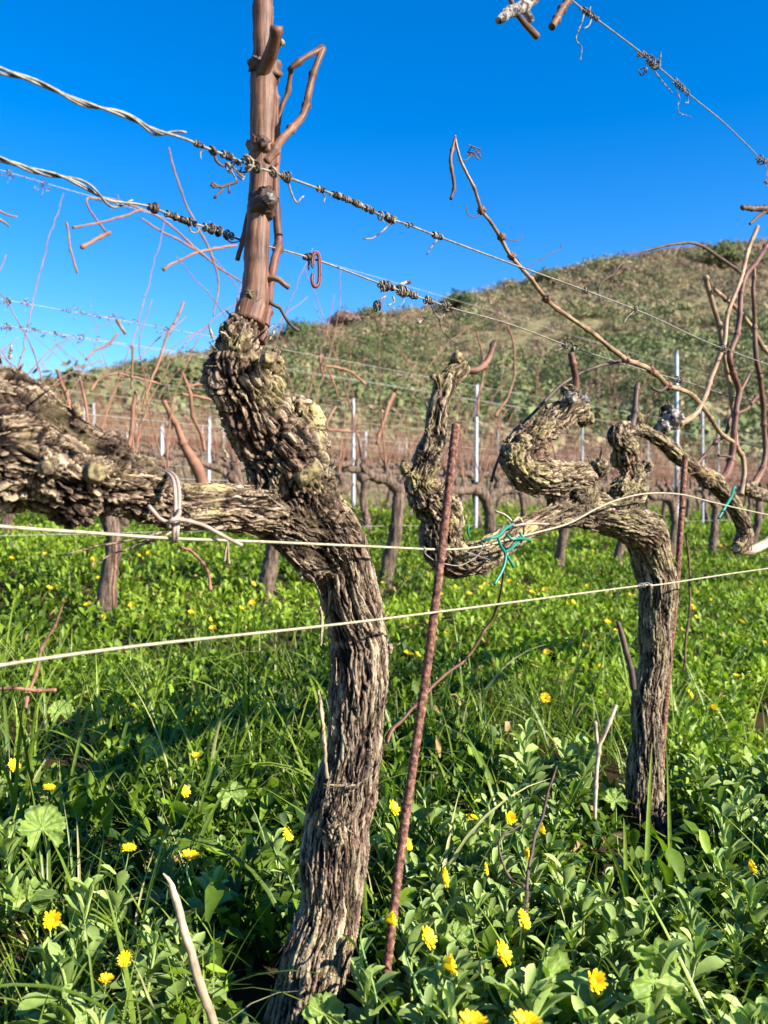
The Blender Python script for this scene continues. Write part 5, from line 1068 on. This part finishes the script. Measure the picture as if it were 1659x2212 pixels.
FL = [(112,1987,.17,2,2,'wide open yellow flower at the left edge above the dense weeds',1),(410,1845,.16,3,1,'yellow flower near the top of the split straw coloured stalk',1),(279,1827,.16,3,0,'half closed yellow flower left of the split straw coloured stalk',.85),
 (347,1802,.13,4,3,'small orange yellow flower above the half closed one, in shade',.8),(230,2112,.12,3,1,'small yellow flower low in the dark grass at lower left',.7),(270,2070,.12,2,1,'shaded yellow flower in the grass between the two lower left flowers',.7),
 (422,1633,.14,3,2,'round yellow flower in the grass left of the big trunk, halfway up',1),(400,1708,.13,1,1,'small yellow flower right below the round one left of the trunk',.9),(192,1735,.12,3,1,'yellow orange flower beside the pale round leaf at left',.9),(106,1697,.12,3,0,'narrow yellow bud flower above the pale round leaf',.9),(31,1652,.13,1,1,'yellow flower at the very left edge in the sunny grass',1),
 (625,1800,.16,1,0,'narrow orange yellow flower touching the left side of the big trunk',.85),
 (842,1984,.19,0,3,'large yellow flower crossing the rusty stake near its foot',1.1),(852,1744,.17,1,1,'yellow flower just left of the stake, above the others',1),(884,1822,.14,1,0,'small yellow flower immediately right of the stake',.8),(927,2024,.18,1,1,'yellow flower with ragged petals right of the foot of the stake',1.),
 (967,2082,.19,0,3,'largest yellow flower, facing right, lower middle of the grass',1.25),(1089,2057,.18,1,1,'cup shaped yellow flower right of the largest flower',1.05),(1137,1984,.17,1,0,'orange tinged flower below the thin brown twig',.95),(963,1894,.18,0,1,'yellow flower held in pale leaves right of the stake',1.),
 (1054,1877,.17,0,0,'small closed orange flower between the stake and the thin twig',.7),(1019,1762,.17,3,0,'little yellow flower at the back, left of the open pair',.8),(1102,1767,.18,2,2,'yellow flower just left of the tip of the thin brown twig',1.),(1167,1790,.18,0,3,'large yellow flower directly behind the thin brown twig',1.15),
 (1138,1844,.16,0,2,'yellow flower behind the thin twig, lower than the large one',1.),(1434,1884,.08,3,0,'tiny orange flower under the foot of the second trunk',.5),(1624,1872,.16,1,2,'yellow flower at the right edge among grey green leaves',1.),(1287,2119,.18,2,2,'bright yellow flower at lower right, facing us, left of the big pale leaf',1.1),
 (1139,2204,.2,3,1,'yellow flower cut by the bottom edge, right one of the two',1.1),(1022,2204,.2,3,1,'yellow flower cut by the bottom edge, left one of the two',1.1),(1540,1528,.17,2,3,'wide yellow flower standing right of the second trunk',1.),(1492,1498,.17,1,1,'yellow flower left of the wide one behind the second rusty bar',1.),(1592,1458,.17,3,1,'yellow flower farthest back in the tall grass at right',.9)]
for x, y, h, kd, fm, lab, sc in FL: marigold(x, y, h, kd, fm, lab, sc)
# leafy plants without flowers, too many and too tangled to count
def leafy():
    rgn = np.random.default_rng(9); V_ = []; Q_ = []; A_ = []; n0 = 0; spots = []
    for _ in range(600):
        Y = math.sqrt(rgn.uniform(.72**2, 1.95**2)); X = rgn.uniform(-.52, .55)*Y
        u = X/Y
        pr = .95 if u > .02 else (.22 if Y < 1.3 else .10)
        if rgn.random() > pr: continue
        if Y > 1.6 and u < .15: continue
        if abs(X+.085*Y) < .10 and Y < 1.3: continue
        if abs(X-.30*Y) < .11 and 1.3 < Y < 1.9: continue
        spots.append((X, Y))
    for X, Y in spots:
        st, V, q, A = SH[rgn.integers(0, 5)]; a = rgn.uniform(0, 6.28); c, s = math.cos(a), math.sin(a); k = rgn.uniform(.8, 1.3); kz = k*rgn.uniform(.5, 1.0)
        Vt = np.stack([(V[:,0]*c-V[:,1]*s)*k+X, (V[:,0]*s+V[:,1]*c)*k+Y, V[:,2]*kz+float(ground(X, Y))], 1)
        V_.append(Vt); Q_.append(q+n0); A_.append(np.clip(A+rgn.normal(0,.12), 0, .95)); n0 += len(V)
        Vs_, Fs_ = tube(np.stack([(st[:,0]*c-st[:,1]*s)*k+X, (st[:,0]*s+st[:,1]*c)*k+Y, st[:,2]*kz+float(ground(X, Y))], 1), .0019, 4)
        Fq = np.array([f for f in Fs_ if len(f) == 4]); V_.append(Vs_); Q_.append(Fq+n0); A_.append(np.full((len(Vs_),3), .95)); n0 += len(Vs_)
    tag(mk('leafy_plants', np.vstack(V_), np.vstack(Q_), M['calend'], attr=np.vstack(A_)), 'tangle of grey green oblong leaves filling the lower right foreground', 'plants', kind='stuff')
leafy()
# scalloped round leaves
def mallow(x, y, h, rad, nrm, label, seed, mat='mallow', cup=.25):
    v = (1106-y)/F; u = (x-829.5)/F
    for Y in np.arange(.6, 4, .004):
        if CAMZ+v*Y <= float(ground(u*Y, Y))+h: break
    p = Vector((u*Y, Y, CAMZ+v*Y)); rg_ = np.random.default_rng(seed); rad *= .8; root = thing('mallow_leaf', label, 'leaf', (p.x, p.y+.01, float(ground(p.x, p.y))), 'large scalloped leaves')
    q = nrm.normalized().to_track_quat('Z', 'Y'); nr, na = 9, 60; V = [p]; A = []
    for i in range(1, nr+1):
        f = i/nr
        for k in range(na):
            a = (k/na)*5.5-2.75; lob = 1+.26*abs(math.sin(a*3.2))**.6-.16+.05*math.sin(a*23)+.07*math.sin(a*1.7+seed)
            r = rad*f*(lob if f > .6 else 1+(lob-1)*f); z = cup*rad*f*f+.16*rad*f*math.cos(a*6.4)+.07*rad*math.sin(a*17+seed+5*f)*f+.05*rad*math.sin(f*22+a*3)
            V.append(p+q @ Vector((r*math.cos(a+1.57), r*math.sin(a+1.57), z)))
    Fc = [(0, 1+k, 2+k) for k in range(na-1)]
    for i in range(nr-1):
        for k in range(na-1): b = 1+i*na+k; Fc.append((b, b+na, b+na+1, b+1))
    Vn = np.array(V); c = np.clip(.5+.35*np.cos(np.concatenate([[0], np.tile((np.arange(na)/na)*5.5*6.4/1.0, nr)])), 0, 1)
    mk('blade', Vn, Fc, M[mat], root, True, np.stack([c]*3, 1)); g0 = float(ground(p.x, p.y))
    V2, F2 = tube(spline([(p.x+.01,p.y+.01,g0),(p.x+.005,p.y+.015,(g0+p.z)/2),(p.x,p.y,p.z)], .008), .0016, 6); mk('stalk', V2, F2, M['stem'], root)
mallow(92,1790,.15,.040,Vector((.5,-.7,.5)),'large pale round scalloped leaf standing upright at left in sun',1)
mallow(1188,2120,.13,.036,Vector((.7,-.6,.25)),'crumpled grey green leaf with holes, left of the big pale leaf at lower right',2,cup=.5)
mallow(1410,2120,.15,.050,Vector((.55,-.75,.3)),'biggest pale scalloped leaf, lit, at the bottom right',3)
mallow(985,2030,.10,.026,Vector((.3,-.6,.7)),'small crinkled leaf in shade between the lower middle flowers',4)
mallow(700,2190,.10,.026,Vector((.2,-.7,.7)),'small lobed green leaf at the foot of the big trunk',5)
mallow(60,1940,.07,.040,Vector((.1,-.4,.9)),'dark bluish round leaf in deep shade at left',6,cup=.1)
mallow(1330,1730,.12,.026,Vector((.2,-.7,.6)),'crinkled leaf hanging by the left foot of the second trunk',7)
mallow(330,1625,.10,.032,Vector((.4,-.6,.7)),'pale broad leaf left of the round yellow flower',8)
mallow(130,1540,.10,.034,Vector((.4,-.6,.7)),'pale broad leaf in the sunny weeds at the left below the level twig',9)
mallow(500,1720,.10,.030,Vector((.3,-.7,.6)),'toothed leaf standing in the shade left of the big trunk',10)
# small flowers dotted over the middle distance
def dots():
    rg_ = random.Random(4); (V, q, A), _, _ = flower_meshes(77, 25)
    b = None; cnt = 0
    while cnt < 100:
        Y = math.sqrt(rg_.uniform(2.6**2, 13**2)) if cnt > 60 else rg_.uniform(2.2, 5); X = rg_.uniform(-.46, .46)*Y
        if float(vnoise(np.array([[X*.8, Y*.5, 0]]), 91)[0]) < -.15+(.35 if X < 0 else 0): continue
        z = float(ground(X, Y))+rg_.uniform(.07,.13)
        if b is None:
            Vs_, Fs_ = tube([(0,0,-.1),(0.003,0,-.05),(0,0,0)], .0015, 5); n0 = len(V)
            o = mk('yellow_flower', np.vstack([V*1.0, Vs_]), [tuple(f) for f in q.tolist()]+[tuple(i+n0 for i in f) for f in Fs_], M['petal'], attr=np.vstack([A, np.full((len(Vs_),3), .5)])); o.data.materials.append(M['stem'])
            mi_ = np.zeros(len(o.data.polygons), np.int32); mi_[len(q):] = 1; o.data.polygons.foreach_set('material_index', mi_); b = o
        else: o = b.copy(); COL.objects.link(o)
        o.location = (X, Y, z); s = rg_.uniform(.42, .75); o.scale = (s,s,1); o.rotation_euler = (rg_.uniform(.2,.9), rg_.uniform(0,.7), rg_.uniform(-.5,1.2))
        tag(o, 'small yellow flower dotting the weeds between the vine rows behind', 'flower', 'small yellow flowers behind'); cnt += 1
dots()
#@@END@@
